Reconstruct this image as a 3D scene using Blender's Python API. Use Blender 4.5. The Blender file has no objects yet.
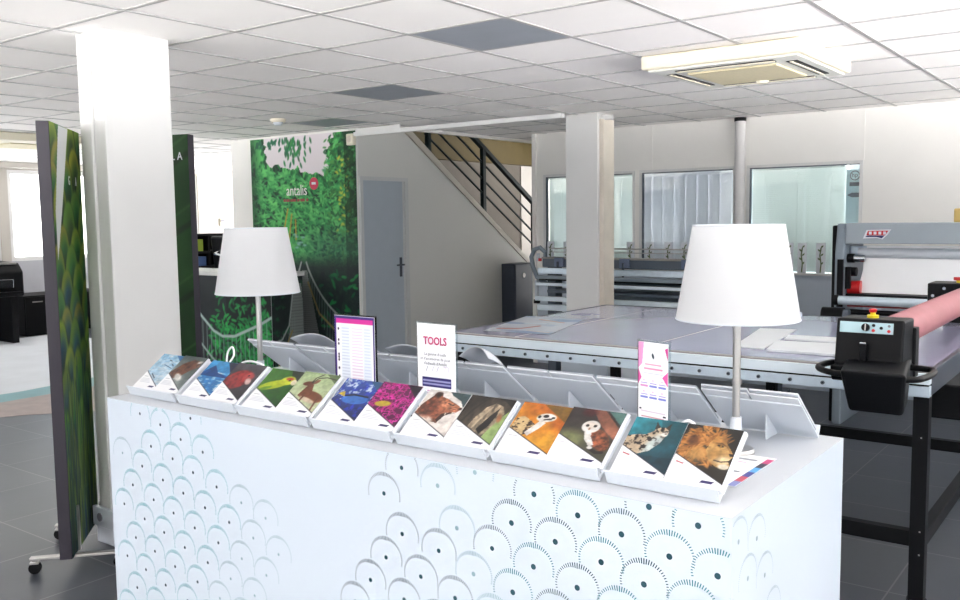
import bpy, math, random
import numpy as np
from mathutils import Vector, Matrix

scn = bpy.context.scene
COL = scn.collection
random.seed(7)

# ------------------------------------------------------------------ materials
def lin(c):
    c = np.asarray(c, float) / 255.0
    return np.where(c <= 0.04045, c / 12.92, ((c + 0.055) / 1.055) ** 2.4)

MATS = {}
def mat(name, rgb, rough=0.5, metal=0.0, spec=0.5, vary=0.0, scale=8.0, bump=0.0, bscale=60.0, coat=0.0):
    """A procedural principled material; vary mottles the colour with noise, bump adds a fine grain."""
    if name in MATS:
        return MATS[name]
    m = bpy.data.materials.new(name); m.use_nodes = True
    nt = m.node_tree; b = nt.nodes['Principled BSDF']
    l = lin(rgb)
    b.inputs['Base Color'].default_value = (*l, 1)
    b.inputs['Roughness'].default_value = rough
    b.inputs['Metallic'].default_value = metal
    b.inputs['Specular IOR Level'].default_value = spec
    b.inputs['Coat Weight'].default_value = coat
    if vary or bump:
        tc = nt.nodes.new('ShaderNodeTexCoord')
    if vary:
        n = nt.nodes.new('ShaderNodeTexNoise'); n.inputs['Scale'].default_value = scale; n.inputs['Detail'].default_value = 4
        r = nt.nodes.new('ShaderNodeValToRGB')
        r.color_ramp.elements[0].position = 0.3; r.color_ramp.elements[1].position = 0.7
        r.color_ramp.elements[0].color = (*(l * (1 - vary)), 1); r.color_ramp.elements[1].color = (*np.minimum(l * (1 + vary), 1), 1)
        nt.links.new(tc.outputs['Object'], n.inputs['Vector']); nt.links.new(n.outputs['Fac'], r.inputs['Fac'])
        nt.links.new(r.outputs['Color'], b.inputs['Base Color'])
    if bump:
        n2 = nt.nodes.new('ShaderNodeTexNoise'); n2.inputs['Scale'].default_value = bscale; n2.inputs['Detail'].default_value = 3
        bp = nt.nodes.new('ShaderNodeBump'); bp.inputs['Strength'].default_value = bump; bp.inputs['Distance'].default_value = 0.01
        nt.links.new(tc.outputs['Object'], n2.inputs['Vector']); nt.links.new(n2.outputs['Fac'], bp.inputs['Height'])
        nt.links.new(bp.outputs['Normal'], b.inputs['Normal'])
    MATS[name] = m
    return m

def mat_print(name, rough=0.35, spec=0.5):
    """Printed surface: ink colours come from the mesh colour layer 'ink'."""
    if name in MATS:
        return MATS[name]
    m = bpy.data.materials.new(name); m.use_nodes = True
    nt = m.node_tree; b = nt.nodes['Principled BSDF']
    a = nt.nodes.new('ShaderNodeAttribute'); a.attribute_name = 'ink'
    nt.links.new(a.outputs['Color'], b.inputs['Base Color'])
    b.inputs['Roughness'].default_value = rough
    b.inputs['Specular IOR Level'].default_value = spec
    MATS[name] = m
    return m

def mat_glass(name, tint=(235, 245, 242), refl=1.0):
    if name in MATS:
        return MATS[name]
    m = bpy.data.materials.new(name); m.use_nodes = True
    nt = m.node_tree
    for n in list(nt.nodes):
        if n.type != 'OUTPUT_MATERIAL':
            nt.nodes.remove(n)
    out = [n for n in nt.nodes if n.type == 'OUTPUT_MATERIAL'][0]
    t = nt.nodes.new('ShaderNodeBsdfTransparent'); t.inputs['Color'].default_value = (*lin(tint), 1)
    g = nt.nodes.new('ShaderNodeBsdfGlossy'); g.inputs['Roughness'].default_value = 0.03
    f = nt.nodes.new('ShaderNodeFresnel'); f.inputs['IOR'].default_value = 1.5
    k = nt.nodes.new('ShaderNodeMath'); k.operation = 'MULTIPLY'; k.inputs[1].default_value = refl
    mx = nt.nodes.new('ShaderNodeMixShader')
    nt.links.new(f.outputs[0], k.inputs[0]); nt.links.new(k.outputs[0], mx.inputs['Fac'])
    nt.links.new(t.outputs[0], mx.inputs[1]); nt.links.new(g.outputs[0], mx.inputs[2])
    nt.links.new(mx.outputs[0], out.inputs['Surface'])
    MATS[name] = m
    return m

def mat_shade(name, k=0.4, col=(246, 245, 243)):
    """Thin white lamp-shade fabric, half translucent, with a fine weave."""
    if name in MATS:
        return MATS[name]
    m = bpy.data.materials.new(name); m.use_nodes = True
    nt = m.node_tree
    for n in list(nt.nodes):
        if n.type != 'OUTPUT_MATERIAL':
            nt.nodes.remove(n)
    out = [n for n in nt.nodes if n.type == 'OUTPUT_MATERIAL'][0]
    d = nt.nodes.new('ShaderNodeBsdfDiffuse'); d.inputs['Color'].default_value = (*lin(col), 1)
    t = nt.nodes.new('ShaderNodeBsdfTranslucent'); t.inputs['Color'].default_value = (*lin(col), 1)
    tc = nt.nodes.new('ShaderNodeTexCoord'); w = nt.nodes.new('ShaderNodeTexWave'); w.bands_direction = 'Z'
    w.inputs['Scale'].default_value = 120; bp = nt.nodes.new('ShaderNodeBump'); bp.inputs['Strength'].default_value = 0.05
    nt.links.new(tc.outputs['Object'], w.inputs['Vector']); nt.links.new(w.outputs['Fac'], bp.inputs['Height'])
    nt.links.new(bp.outputs['Normal'], d.inputs['Normal'])
    mx = nt.nodes.new('ShaderNodeMixShader'); mx.inputs['Fac'].default_value = k
    nt.links.new(d.outputs[0], mx.inputs[1]); nt.links.new(t.outputs[0], mx.inputs[2]); nt.links.new(mx.outputs[0], out.inputs['Surface'])
    MATS[name] = m
    return m

def mat_floor():
    m = bpy.data.materials.new('slate floor tile'); m.use_nodes = True
    nt = m.node_tree; b = nt.nodes['Principled BSDF']; L = nt.links.new
    tc = nt.nodes.new('ShaderNodeTexCoord')
    mp = nt.nodes.new('ShaderNodeMapping'); mp.inputs['Location'].default_value = (1.476, -2.92, 0)
    L(tc.outputs['Object'], mp.inputs['Vector'])
    br = nt.nodes.new('ShaderNodeTexBrick')
    br.offset = 0.0; br.squash = 1.0
    br.inputs['Scale'].default_value = 1.0
    br.inputs['Brick Width'].default_value = 0.6; br.inputs['Row Height'].default_value = 0.6
    br.inputs['Mortar Size'].default_value = 0.004; br.inputs['Mortar Smooth'].default_value = 0.2
    br.inputs['Color1'].default_value = (*lin((60, 64, 73)), 1); br.inputs['Color2'].default_value = (*lin((67, 71, 79)), 1)
    br.inputs['Mortar'].default_value = (*lin((112, 112, 114)), 1)
    L(mp.outputs['Vector'], br.inputs['Vector'])
    n = nt.nodes.new('ShaderNodeTexNoise'); n.inputs['Scale'].default_value = 3.0; n.inputs['Detail'].default_value = 8
    L(tc.outputs['Object'], n.inputs['Vector'])
    r = nt.nodes.new('ShaderNodeValToRGB'); r.color_ramp.elements[0].color = (.78, .78, .78, 1); r.color_ramp.elements[1].color = (1.15, 1.13, 1.1, 1)
    L(n.outputs['Fac'], r.inputs['Fac'])
    mx = nt.nodes.new('ShaderNodeMix'); mx.data_type = 'RGBA'; mx.blend_type = 'MULTIPLY'; mx.inputs['Factor'].default_value = 1
    L(br.outputs['Color'], mx.inputs['A']); L(r.outputs['Color'], mx.inputs['B']); L(mx.outputs['Result'], b.inputs['Base Color'])
    b.inputs['Roughness'].default_value = 0.32; b.inputs['Specular IOR Level'].default_value = .7
    bp = nt.nodes.new('ShaderNodeBump'); bp.inputs['Strength'].default_value = 0.12; bp.inputs['Distance'].default_value = 0.01
    L(n.outputs['Fac'], bp.inputs['Height']); L(bp.outputs['Normal'], b.inputs['Normal'])
    return m

WHITE = mat('white paint', (220, 220, 219), .55, vary=.02, scale=3)
WALLP = mat('wall paint', (238, 236, 232), .6, vary=.02, scale=2, bump=.03)
CEIL = mat('ceiling tile', (247, 244, 242), .9, vary=.03, scale=1.3, bump=.08, bscale=150)
TBAR = mat('ceiling grid bar', (172, 170, 170), .5)
GREYT = mat('grey light panel', (150, 156, 165), .5, vary=.04)
LAMIN = mat('white laminate', (208, 219, 231), .28, vary=.01, scale=2)
PVC = mat('white plastic sheet', (208, 214, 222), .3, vary=.01)
PAPER = mat('paper', (214, 218, 224), .6, vary=.02, scale=20)
ACRY = mat_glass('clear acrylic', (240, 246, 248))
GLASS = mat_glass('window glass', (246, 251, 250), 1.0)
GLASSC = mat_glass('clear window glass', (250, 252, 252))
ALU = mat('brushed aluminium', (206, 220, 232), .35, metal=.35, vary=.04, scale=25)
ALUW = mat('white aluminium', (222, 234, 243), .4, metal=.1, vary=.02)
STEEL = mat('satin steel', (190, 188, 186), .3, metal=.9, vary=.03)
CHROME = mat('chrome', (215, 218, 222), .12, metal=1.0, vary=.01)
BLACK = mat('black powder coat', (13, 14, 17), .5, spec=.18, vary=.1)
BLACKP = mat('black plastic', (11, 12, 15), .42, spec=.16, vary=.1)
DARK = mat('charcoal metal', (56, 62, 74), .4, vary=.06)
GUN = mat('grey machine paint', (128, 140, 150), .4, vary=.03)
GUND = mat('dark grey machine paint', (84, 94, 106), .45, vary=.04)
RED = mat('red plastic', (196, 30, 34), .35, vary=.04)
YELLOW = mat('yellow plastic', (226, 206, 30), .4, vary=.04)
PINK = mat('pink silicone', (168, 110, 116), .6, vary=.05, scale=12)
MAGENTA = mat('magenta ink', (186, 32, 104), .5, vary=.03)
NAVY = mat('navy ink', (38, 32, 92), .5, vary=.03)
INKG = mat('grey ink', (120, 120, 130), .6, vary=.03)
GREEN = mat('dark green railing', (12, 30, 32), .5, spec=.3, vary=.08)
OLIVE = mat('olive beam paint', (84, 70, 28), .7, vary=.05)
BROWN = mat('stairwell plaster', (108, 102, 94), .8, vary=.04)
STAIRW = mat('stair wall paint', (212, 212, 208), .6, vary=.02, scale=1)
DOORP = mat('door paint', (172, 182, 192), .45, vary=.02)
CREAM = mat('cream plastic', (228, 221, 201), .5, vary=.02)
CREAMD = mat('cream filter grille', (214, 204, 170), .7, vary=.05, scale=40)
CABLEW = mat('white cable', (236, 238, 240), .4, vary=.02)
PR = mat_print('printed picture', .32)
PRM = mat_print('matt printed picture', .6, .3)
SHADE = mat_shade('lamp shade fabric', .4, (226, 227, 229))
BLIND = mat_shade('blind slat', .25, (226, 230, 230)); BLINDV = mat_shade('vertical blind fabric', .25, (228, 228, 234))

# ------------------------------------------------------------------ mesh building
class MB:
    def __init__(self):
        self.v = []; self.f = []; self.m = []; self.M = None
    def add(self, vs, fs, m=0):
        o = len(self.v)
        if self.M is not None:
            vs = [tuple(self.M @ Vector(p)) for p in vs]
        self.v += [tuple(p) for p in vs]
        self.f += [tuple(o + i for i in f) for f in fs]; self.m += [m] * len(fs)
        return self
    def box(self, x0, x1, y0, y1, z0, z1, m=0):
        x0, x1 = min(x0, x1), max(x0, x1); y0, y1 = min(y0, y1), max(y0, y1); z0, z1 = min(z0, z1), max(z0, z1)
        vs = [(x, y, z) for z in (z0, z1) for y in (y0, y1) for x in (x0, x1)]
        return self.add(vs, [(0, 2, 3, 1), (4, 5, 7, 6), (0, 1, 5, 4), (2, 6, 7, 3), (0, 4, 6, 2), (1, 3, 7, 5)], m)
    def prism(self, pts, axis, a0, a1, m=0):
        """Extrude a 2-D outline: axis x takes (y,z), y takes (x,z), z takes (x,y)."""
        a0, a1 = min(a0, a1), max(a0, a1)
        def P(p, a):
            return {'x': (a, p[0], p[1]), 'y': (p[0], a, p[1]), 'z': (p[0], p[1], a)}[axis]
        n = len(pts)
        area = sum(pts[i][0] * pts[(i + 1) % n][1] - pts[(i + 1) % n][0] * pts[i][1] for i in range(n))
        if (area < 0) != (axis == 'y'):
            pts = pts[::-1]
        vs = [P(p, a0) for p in pts] + [P(p, a1) for p in pts]
        fs = [tuple(range(n))[::-1], tuple(range(n, 2 * n))] + [(i, (i + 1) % n, n + (i + 1) % n, n + i) for i in range(n)]
        return self.add(vs, fs, m)
    def cyl(self, p0, p1, r0, r1=None, n=16, m=0, caps=True):
        r1 = r0 if r1 is None else r1
        p0, p1 = Vector(p0), Vector(p1); d = (p1 - p0).normalized()
        u = d.orthogonal().normalized(); w = d.cross(u)
        vs = []
        for p, r in ((p0, r0), (p1, r1)):
            vs += [p + (u * math.cos(a) + w * math.sin(a)) * r for a in (2 * math.pi * i / n for i in range(n))]
        fs = [(i, (i + 1) % n, n + (i + 1) % n, n + i) for i in range(n)]
        if caps:
            fs += [tuple(range(n))[::-1], tuple(range(n, 2 * n))]
        return self.add(vs, fs, m)
    def tube(self, pts, r, n=8, m=0, closed=False):
        P = [Vector(p) for p in pts]; N = len(P); vs = []; u = None
        for i, p in enumerate(P):
            a = P[(i - 1) % N] if (i or closed) else P[i]; b = P[(i + 1) % N] if (i < N - 1 or closed) else P[i]
            d = (b - a).normalized()
            if u is None:
                u = d.orthogonal().normalized()
            u = (u - d * u.dot(d)).normalized(); w = d.cross(u)
            vs += [p + (u * math.cos(2 * math.pi * k / n) + w * math.sin(2 * math.pi * k / n)) * r for k in range(n)]
        fs = []
        for i in range(N if closed else N - 1):
            j = (i + 1) % N
            fs += [(i * n + k, i * n + (k + 1) % n, j * n + (k + 1) % n, j * n + k) for k in range(n)]
        if not closed:
            fs += [tuple(range(n))[::-1], tuple(range((N - 1) * n, N * n))]
        return self.add(vs, fs, m)
    def lathe(self, prof, c=(0, 0, 0), n=48, m=0):
        vs = [(c[0] + r * math.cos(2 * math.pi * k / n), c[1] + r * math.sin(2 * math.pi * k / n), c[2] + z) for r, z in prof for k in range(n)]
        fs = [(i * n + k, i * n + (k + 1) % n, (i + 1) * n + (k + 1) % n, (i + 1) * n + k) for i in range(len(prof) - 1) for k in range(n)]
        return self.add(vs, fs, m)
    def build(self, name, mats, parent=None, bevel=0.0, smooth=False, label=None, local=False, angle=35):
        me = bpy.data.meshes.new(name)
        off = Vector((0, 0, 0))
        if parent is not None and not local:
            q = parent
            while q is not None:
                off += q.location; q = q.parent
        me.from_pydata([tuple(Vector(p) - off) for p in self.v], [], self.f)
        if not isinstance(mats, (list, tuple)):
            mats = [mats]
        for mm in mats:
            me.materials.append(mm)
        me.polygons.foreach_set('material_index', self.m)
        if smooth:
            me.polygons.foreach_set('use_smooth', [True] * len(me.polygons))
            me.set_sharp_from_angle(angle=math.radians(angle))
        me.update()
        o = bpy.data.objects.new(name, me); COL.objects.link(o)
        if parent is not None:
            o.parent = parent
        if bevel:
            bv = o.modifiers.new('edge', 'BEVEL'); bv.width = bevel; bv.segments = 2; bv.limit_method = 'ANGLE'; bv.angle_limit = math.radians(40)
        if label:
            o['label'] = label
        return o

def thing(name, label, cat, loc=(0, 0, 0), rotz=0.0, group=None):
    o = bpy.data.objects.new(name, None); COL.objects.link(o)
    o.location = loc; o.rotation_euler = (0, 0, rotz); o.empty_display_size = 0.1
    return tag(o, label, cat, group)
def tag(o, label, cat, group=None, kind=None):
    o['label'] = label; o['category'] = cat
    if group: o['group'] = group
    if kind: o['kind'] = kind
    return o
def struct(o, label=None, cat=None):
    o['kind'] = 'structure'
    if label: o['label'] = label
    if cat: o['category'] = cat
    return o
def copy_tree(o, parent=None):
    c = o.copy(); COL.objects.link(c)
    if parent is not None: c.parent = parent
    for ch in list(o.children):
        copy_tree(ch, c)
    return c
def text_obj(name, s, size, m, parent, loc, rot, ext=0.0006, off=0.0, align='CENTER', space=1.0, sx=1.0, label=None):
    cu = bpy.data.curves.new(name, 'FONT'); cu.body = s; cu.size = size; cu.extrude = ext; cu.offset = off; cu.align_x = align
    cu.space_character = space; cu.resolution_u = 3
    t = bpy.data.objects.new('tmp_text', cu); COL.objects.link(t)
    bpy.context.view_layer.update()
    me = bpy.data.meshes.new_from_object(t.evaluated_get(bpy.context.evaluated_depsgraph_get()))
    bpy.data.objects.remove(t); bpy.data.curves.remove(cu)
    me.name = name; me.materials.clear(); me.materials.append(m)
    me.transform(Matrix.Diagonal((sx, 1, 1, 1)))
    o = bpy.data.objects.new(name, me); COL.objects.link(o); o.parent = parent
    o.location = loc; o.rotation_euler = rot
    if label: o['label'] = label
    return o

# ------------------------------------------------------------------ painting of printed pictures (ink colours on fine grids)
class Canvas:
    def __init__(self, nx, ny, W, H, bg=(255, 255, 255), seed=1):
        self.nx, self.ny, self.W, self.H = nx, ny, W, H
        x = np.linspace(0, W, nx); y = np.linspace(0, H, ny)
        self.X, self.Y = np.meshgrid(x, y)
        self.a = np.zeros((ny, nx, 3)) + np.array(bg, float)
        self.rng = np.random.default_rng(seed); self.clip = None
        self.px = W / nx
    def noise(self, s, seed=0, sx=1.0, sy=1.0, octv=3):
        out = np.zeros_like(self.X); amp = 1.0; tot = 0
        for k in range(octv):
            r = np.random.default_rng(seed * 17 + k)
            g = r.random((64, 64))
            u = self.X * s * sx * 2 ** k; v = self.Y * s * sy * 2 ** k
            i = np.floor(u).astype(int); j = np.floor(v).astype(int); fu = u - i; fv = v - j
            fu = fu * fu * (3 - 2 * fu); fv = fv * fv * (3 - 2 * fv)
            G = lambda a, b: g[b % 64, a % 64]
            out += amp * ((G(i, j) * (1 - fu) + G(i + 1, j) * fu) * (1 - fv) + (G(i, j + 1) * (1 - fu) + G(i + 1, j + 1) * fu) * fv)
            tot += amp; amp *= .55
        return out / tot
    def mix(self, mask, col):
        m = np.clip(mask, 0, 1)
        if self.clip is not None: m = m * self.clip
        self.a += (np.asarray(col, float) - self.a) * m[..., None]
    def mul(self, k):
        self.a *= k[..., None]
    def ellm(self, cx, cy, rx, ry, rot=0.0, soft=None):
        c, s = math.cos(rot), math.sin(rot)
        u = (self.X - cx) * c + (self.Y - cy) * s; v = -(self.X - cx) * s + (self.Y - cy) * c
        d = np.sqrt((u / rx) ** 2 + (v / ry) ** 2)
        soft = soft if soft is not None else self.px / min(rx, ry)
        return np.clip((1 - d) / soft + .5, 0, 1)
    def ell(self, cx, cy, rx, ry, rot=0.0, col=(0, 0, 0), soft=None, k=1.0):
        self.mix(self.ellm(cx, cy, rx, ry, rot, soft) * k, col)
    def polym(self, pts):
        ins = np.zeros(self.X.shape, bool); n = len(pts)
        for i in range(n):
            x0, y0 = pts[i]; x1, y1 = pts[(i + 1) % n]
            if y0 == y1: continue
            c = ((self.Y >= min(y0, y1)) & (self.Y < max(y0, y1)))
            ins ^= c & (self.X < (self.Y - y0) * (x1 - x0) / (y1 - y0) + x0)
        return ins.astype(float)
    def poly(self, pts, col, k=1.0):
        self.mix(self.polym(pts) * k, col)
    def line(self, pts, w, col, k=1.0):
        d = np.full(self.X.shape, 1e9)
        for (x0, y0), (x1, y1) in zip(pts[:-1], pts[1:]):
            L = (x1 - x0) ** 2 + (y1 - y0) ** 2 + 1e-12
            t = np.clip(((self.X - x0) * (x1 - x0) + (self.Y - y0) * (y1 - y0)) / L, 0, 1)
            d = np.minimum(d, np.hypot(self.X - x0 - t * (x1 - x0), self.Y - y0 - t * (y1 - y0)))
        self.mix(np.clip((w / 2 - d) / self.px + .5, 0, 1) * k, col)
    def grad(self, c0, c1, ang=90, clip=True):
        t = self.X / self.W * math.cos(math.radians(ang)) + self.Y / self.H * math.sin(math.radians(ang))
        t = np.clip(t, 0, 1)[..., None]
        g = np.asarray(c0, float) * (1 - t) + np.asarray(c1, float) * t
        m = self.clip[..., None] if self.clip is not None else 1.0
        self.a += (g - self.a) * m

def grid_mesh(name, cv, P, m, back=None, thick=0.0, backmat=None, parent=None, label=None, off=(0, 0, 0)):
    """A printed sheet: the canvas laid over the frame P(u,v) -> xyz, with a thickness (back faces and rim) when thick > 0."""
    nx, ny = cv.nx, cv.ny
    u = np.linspace(0, 1, nx); v = np.linspace(0, 1, ny)
    o, ex, ey = [np.asarray(q, float) for q in P]
    pts = o + u[None, :, None] * ex + v[:, None, None] * ey
    V = pts.reshape(-1, 3)
    i = np.arange(nx * ny).reshape(ny, nx)
    F = np.stack([i[:-1, :-1], i[:-1, 1:], i[1:, 1:], i[1:, :-1]], -1).reshape(-1, 4)
    C = lin(np.clip(cv.a, 0, 255)).reshape(-1, 3)
    nF = len(F); mi = np.zeros(nF, int)
    if thick:
        nrm = np.cross(ex, ey); nrm /= np.linalg.norm(nrm)
        k = len(V)
        cs = np.array([o, o + ex, o + ex + ey, o + ey])
        V = np.vstack([V, cs, cs - nrm * thick]); C = np.vstack([C, np.tile(lin((240, 241, 244)), (8, 1))])
        b = [[k + 4, k + 7, k + 6, k + 5]] + [[k + j, k + 4 + j, k + 4 + (j + 1) % 4, k + (j + 1) % 4] for j in range(4)]
        F = np.vstack([F, b]); mi = np.concatenate([mi, np.ones(5, int)])
    V = V - np.asarray(off, float)
    me = bpy.data.meshes.new(name)
    me.vertices.add(len(V)); me.vertices.foreach_set('co', V.ravel())
    me.loops.add(F.size); me.loops.foreach_set('vertex_index', F.ravel().astype(np.int32))
    me.polygons.add(len(F)); me.polygons.foreach_set('loop_start', np.arange(0, F.size, 4).astype(np.int32))
    me.polygons.foreach_set('material_index', mi.astype(np.int32))
    me.update(calc_edges=True)
    at = me.color_attributes.new('ink', 'FLOAT_COLOR', 'POINT')
    at.data.foreach_set('color', np.hstack([C, np.ones((len(C), 1))]).ravel().astype(np.float32))
    me.materials.append(m); me.materials.append(backmat or PAPER)
    me.validate()
    ob = bpy.data.objects.new(name, me); COL.objects.link(ob)
    if parent is not None: ob.parent = parent
    if label: ob['label'] = label
    return ob

# ================================================================== ROOM SHELL
CZ = 2.58
fl = MB(); fl.box(-14.2, 2.4, -3.0, 13.0, -0.1, 0.0)
struct(fl.build('floor', mat_floor()))
c = MB(); c.box(-14.2, 2.4, -3.0, 6.72, CZ + .004, CZ + .1)
c.box(-6.12, 2.4, 6.72, 13.0, CZ + .004, CZ + .1); c.box(-14.2, -8.0, 6.72, 13.0, CZ + .004, CZ + .1)
x = -1.27 + .603 * 6
while x > -14.1:
    y1 = 13.0 if (x > -6.1 or x < -8.0) else 6.72
    c.box(x - .012, x + .012, -3.0, y1, CZ, CZ + .0045, 1); x -= .603
y = 3.535 - .6 * 10
while y < 12.9:
    if y < 6.7:
        c.box(-14.2, 2.4, y - .012, y + .012, CZ + .0005, CZ + .0045, 1)
    else:
        c.box(-6.12, 2.4, y - .012, y + .012, CZ + .0005, CZ + .0045, 1); c.box(-14.2, -8.0, y - .012, y + .012, CZ + .0005, CZ + .0045, 1)
    y += .6
struct(c.build('ceiling', [CEIL, TBAR]))
for (x0, x1, y0, y1, lb) in ((-3.067, -2.485, 3.547, 4.123, 'grey ceiling light panel nearest the camera, between lamp and air conditioner'),
                            (-4.876, -4.3, 4.747, 5.323, 'middle one of the three grey ceiling light panels'),
                            (-6.685, -6.109, 5.947, 6.42, 'farthest grey ceiling light panel, above the jungle wall print')):
    b = MB(); b.box(x0, x1, y0, y1, CZ + .001, CZ + .0039)
    tag(b.build('ceiling_light_panel', GREYT), lb, 'ceiling light', 'grey panels in the ceiling')

# window wall at the back
b = MB(); YW = 8.6
b.box(-5.62, 2.4, YW, YW + .12, 0, 1.08, 1); b.box(-5.62, 2.4, YW, YW + .12, 2.128, CZ + .01)
b.box(-5.62, -5.53, YW, YW + .12, 1.08, 2.128); b.box(-4.395, -4.345, YW, YW + .12, 1.08, 2.128)
b.box(-3.31, -3.2, YW, YW + .12, 1.08, 2.128); b.box(-2.135, 2.4, YW, YW + .12, 1.08, 2.128)
b.box(-5.665, -5.62, YW - .03, YW + 2.4, 0, CZ + .01)
for xx in (-5.05, -4.2, -2.13):
    b.box(xx - .004, xx + .004, YW - .004, YW, 2.13, CZ)
struct(b.build('wall_back', [WALLP, mat('blue grey wall paint', (196, 206, 218), .6, vary=.02)]))
b = MB(); b.box(-5.6, 2.4, 11.0, 11.1, 0, .7); b.box(-5.6, 2.4, 11.0, 11.1, 2.4, CZ)  # unseen wall, its openings added to backlight the blinds
for xx in (-5.5, -3.0, -.5, 1.5):
    b.box(xx - .1, xx + .1, 11.0, 11.1, .7, 2.4)

struct(b.build('wall_far', WALLP))
for i, (x0, x1) in enumerate(((-5.53, -4.395), (-4.345, -3.31), (-3.2, -2.135))):
    w = thing('window_%d' % (i + 1), ['left interior window of the back wall', 'middle interior window of the back wall', 'right interior window of the back wall'][i], 'window', ((x0 + x1) / 2, YW, 1.08)); w['kind'] = 'structure'
    f = MB(); t = .028
    f.box(x0, x1, YW - .006, YW + .05, 2.10, 2.127); f.box(x0, x1, YW - .03, YW + .05, 1.081, 1.1)
    f.box(x0, x0 + t, YW - .006, YW + .05, 1.1, 2.10); f.box(x1 - t, x1, YW - .006, YW + .05, 1.1, 2.10)
    f.box(x0 + t, x1 - t, YW + .004, YW + .05, 2.09, 2.10, 1); f.box(x0 + t, x0 + t + .006, YW + .004, YW + .05, 1.1, 2.09, 1)
    f.build('window_frame', [WHITE, GUND], w)
    g = MB(); g.box(x0 + .03, x1 - .03, YW + .018, YW + .023, 1.1, 2.092); g.build('window_pane', GLASS, w)
def venetian(x0, x1, label):
    b = MB(); z = 1.12
    while z < 2.07:
        b.M = Matrix.Translation((0, YW + .08, z)) @ Matrix.Rotation(math.radians(-58), 4, 'X')
        b.box(x0, x1, -.0125, .0125, -.0006, .0006); z += .019
    b.M = None; b.box(x0, x1, YW + .06, YW + .1, 2.075, 2.095)
    for k in (.15, .5, .85):
        xx = x0 + (x1 - x0) * k; b.box(xx - .001, xx + .001, YW + .064, YW + .066, 1.11, 2.05)
    return tag(b.build('window_blind', BLIND), label, 'blind', 'blinds behind the interior windows')
venetian(-5.5, -4.43, 'pale venetian blind behind the leftmost interior window, beside the stairs')
venetian(-3.17, -2.3, 'pale venetian blind behind the right interior window, beside the laminator')
b = MB()
xx = -4.31
while xx < -3.36:
    b.M = Matrix.Translation((xx, YW + .09, 0)) @ Matrix.Rotation(math.radians(random.uniform(-7, -3)), 4, 'Z')
    b.box(-.065, .065, -.001, .001, 1.11, 2.06); xx += .124
b.M = None; b.box(-4.33, -3.33, YW + .07, YW + .11, 2.06, 2.09)
tag(b.build('window_blind', BLINDV), 'vertical fabric blind behind the middle interior window', 'blind', 'blinds behind the interior windows')

# banner behind the right window with round emblem
bt = thing('hanging_banner', 'narrow pale blue banner with round logo at right end of the right window', 'banner', (-2.22, YW + .045, 1.12))
b = MB(); b.box(-2.29, -2.165, YW + .05, YW + .053, 1.12, 2.05); b.build('banner_sheet', mat('pale blue banner film', (214, 236, 246), .5, vary=.01), bt)
b = MB(); b.tube([(-2.215 + .04 * math.cos(a), YW + .048, 1.995 + .04 * math.sin(a)) for a in np.linspace(.1, 2 * math.pi - .2, 28)], .004, 6); b.build('round_emblem', INKG, bt)
text_obj('lettering', 'hp', .055, INKG, bt, (0.004, -.003 + .005, .862), (math.pi / 2, 0, 0))
b = MB(); b.box(-2.26, -2.17, YW + .046, YW + .05, 1.9, 1.935); b.build('printed_mark', INKG, bt)
b = MB(); b.prism([(-2.28, 1.82), (-2.24, 1.84), (-2.17, 1.84), (-2.17, 1.8), (-2.24, 1.8)], 'y', YW + .046, YW + .05); b.build('printed_mark', INKG, bt)

# round duct on the window wall
b = MB(); b.cyl((-3.245, YW - .07, 0), (-3.245, YW - .07, CZ - .03), .05, n=24); b.cyl((-3.245, YW - .07, CZ - .035), (-3.245, YW - .07, CZ), .056, n=24, m=1)
struct(b.build('trim_1', [mat('duct paint', (214, 212, 212), .5, vary=.02), BLACK], smooth=True), 'vertical white duct running up between the right interior windows', 'duct')

# wall with the jungle print, stair wall, stairwell
b = MB(); b.box(-8.62, -6.722, 6.75, 6.87, 0, CZ + .01)
struct(b.build('wall_mural', WALLP))
SX = -6.6
b = MB()
z0 = 2.62
def sz(y): return 2.576 - .636 * (y - 7.493)
b.prism([(6.75, 0), (6.75, CZ + .01), (7.48, CZ + .01), (11.3, sz(11.3) - .0), (11.45, 0)], 'x', SX - .12, SX)
struct(b.build('wall_stair', STAIRW))
b = MB()
b.prism([(7.42, 2.64), (7.46, 2.70), (11.5, sz(11.5) + .03), (11.5, sz(11.5) - .03)], 'x', SX - .13, SX + .015)
struct(b.build('trim_2', mat('stringer wood paint', (196, 190, 178), .55, vary=.03)), 'pale sloping stair string on top of the stair wall', 'stair trim')
b = MB()
for k in range(15):
    yy = 11.3 - .27 * k
    b.box(SX - 1.15, SX - .13, yy - .30, yy, .17 * (k + 1) - .17, .17 * (k + 1) - .0)
struct(b.build('stairs', BROWN), 'enclosed stairs climbing towards the camera behind the railing', 'stairs')
b = MB(); b.box(-8.0, SX - 1.15, 6.87, 12.9, 0, 5.2); b.box(-8.0, -5.62, 12.9, 13.0, 0, CZ); b.box(-8.0, -5.62, 12.85, 12.9, CZ - .0, 5.2)
b.box(-8.0, -6.12, 6.72, 6.84, CZ + .1, 5.2); b.box(-6.12, -6.0, 6.72, 13, CZ + .1, 5.2)
struct(b.build('wall_stairwell', BROWN))
b = MB(); b.box(SX - 1.149, SX - 1.05, 6.9, 12.8, 2.44, 3.4); b.box(SX - 1.05, -6.13, 11.9, 12.0, 2.4, 3.4)
struct(b.build('trim_3', OLIVE), 'olive painted beam inside the stairwell', 'beam')
b = MB(); b.box(SX - 1.149, SX - 1.13, 11.40, 12.7, 0, 2.43); struct(b.build('trim_4', mat('pale door panel', (200, 195, 188), .6, vary=.02)), 'pale panel at the foot of the stairs', 'panel')
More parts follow.
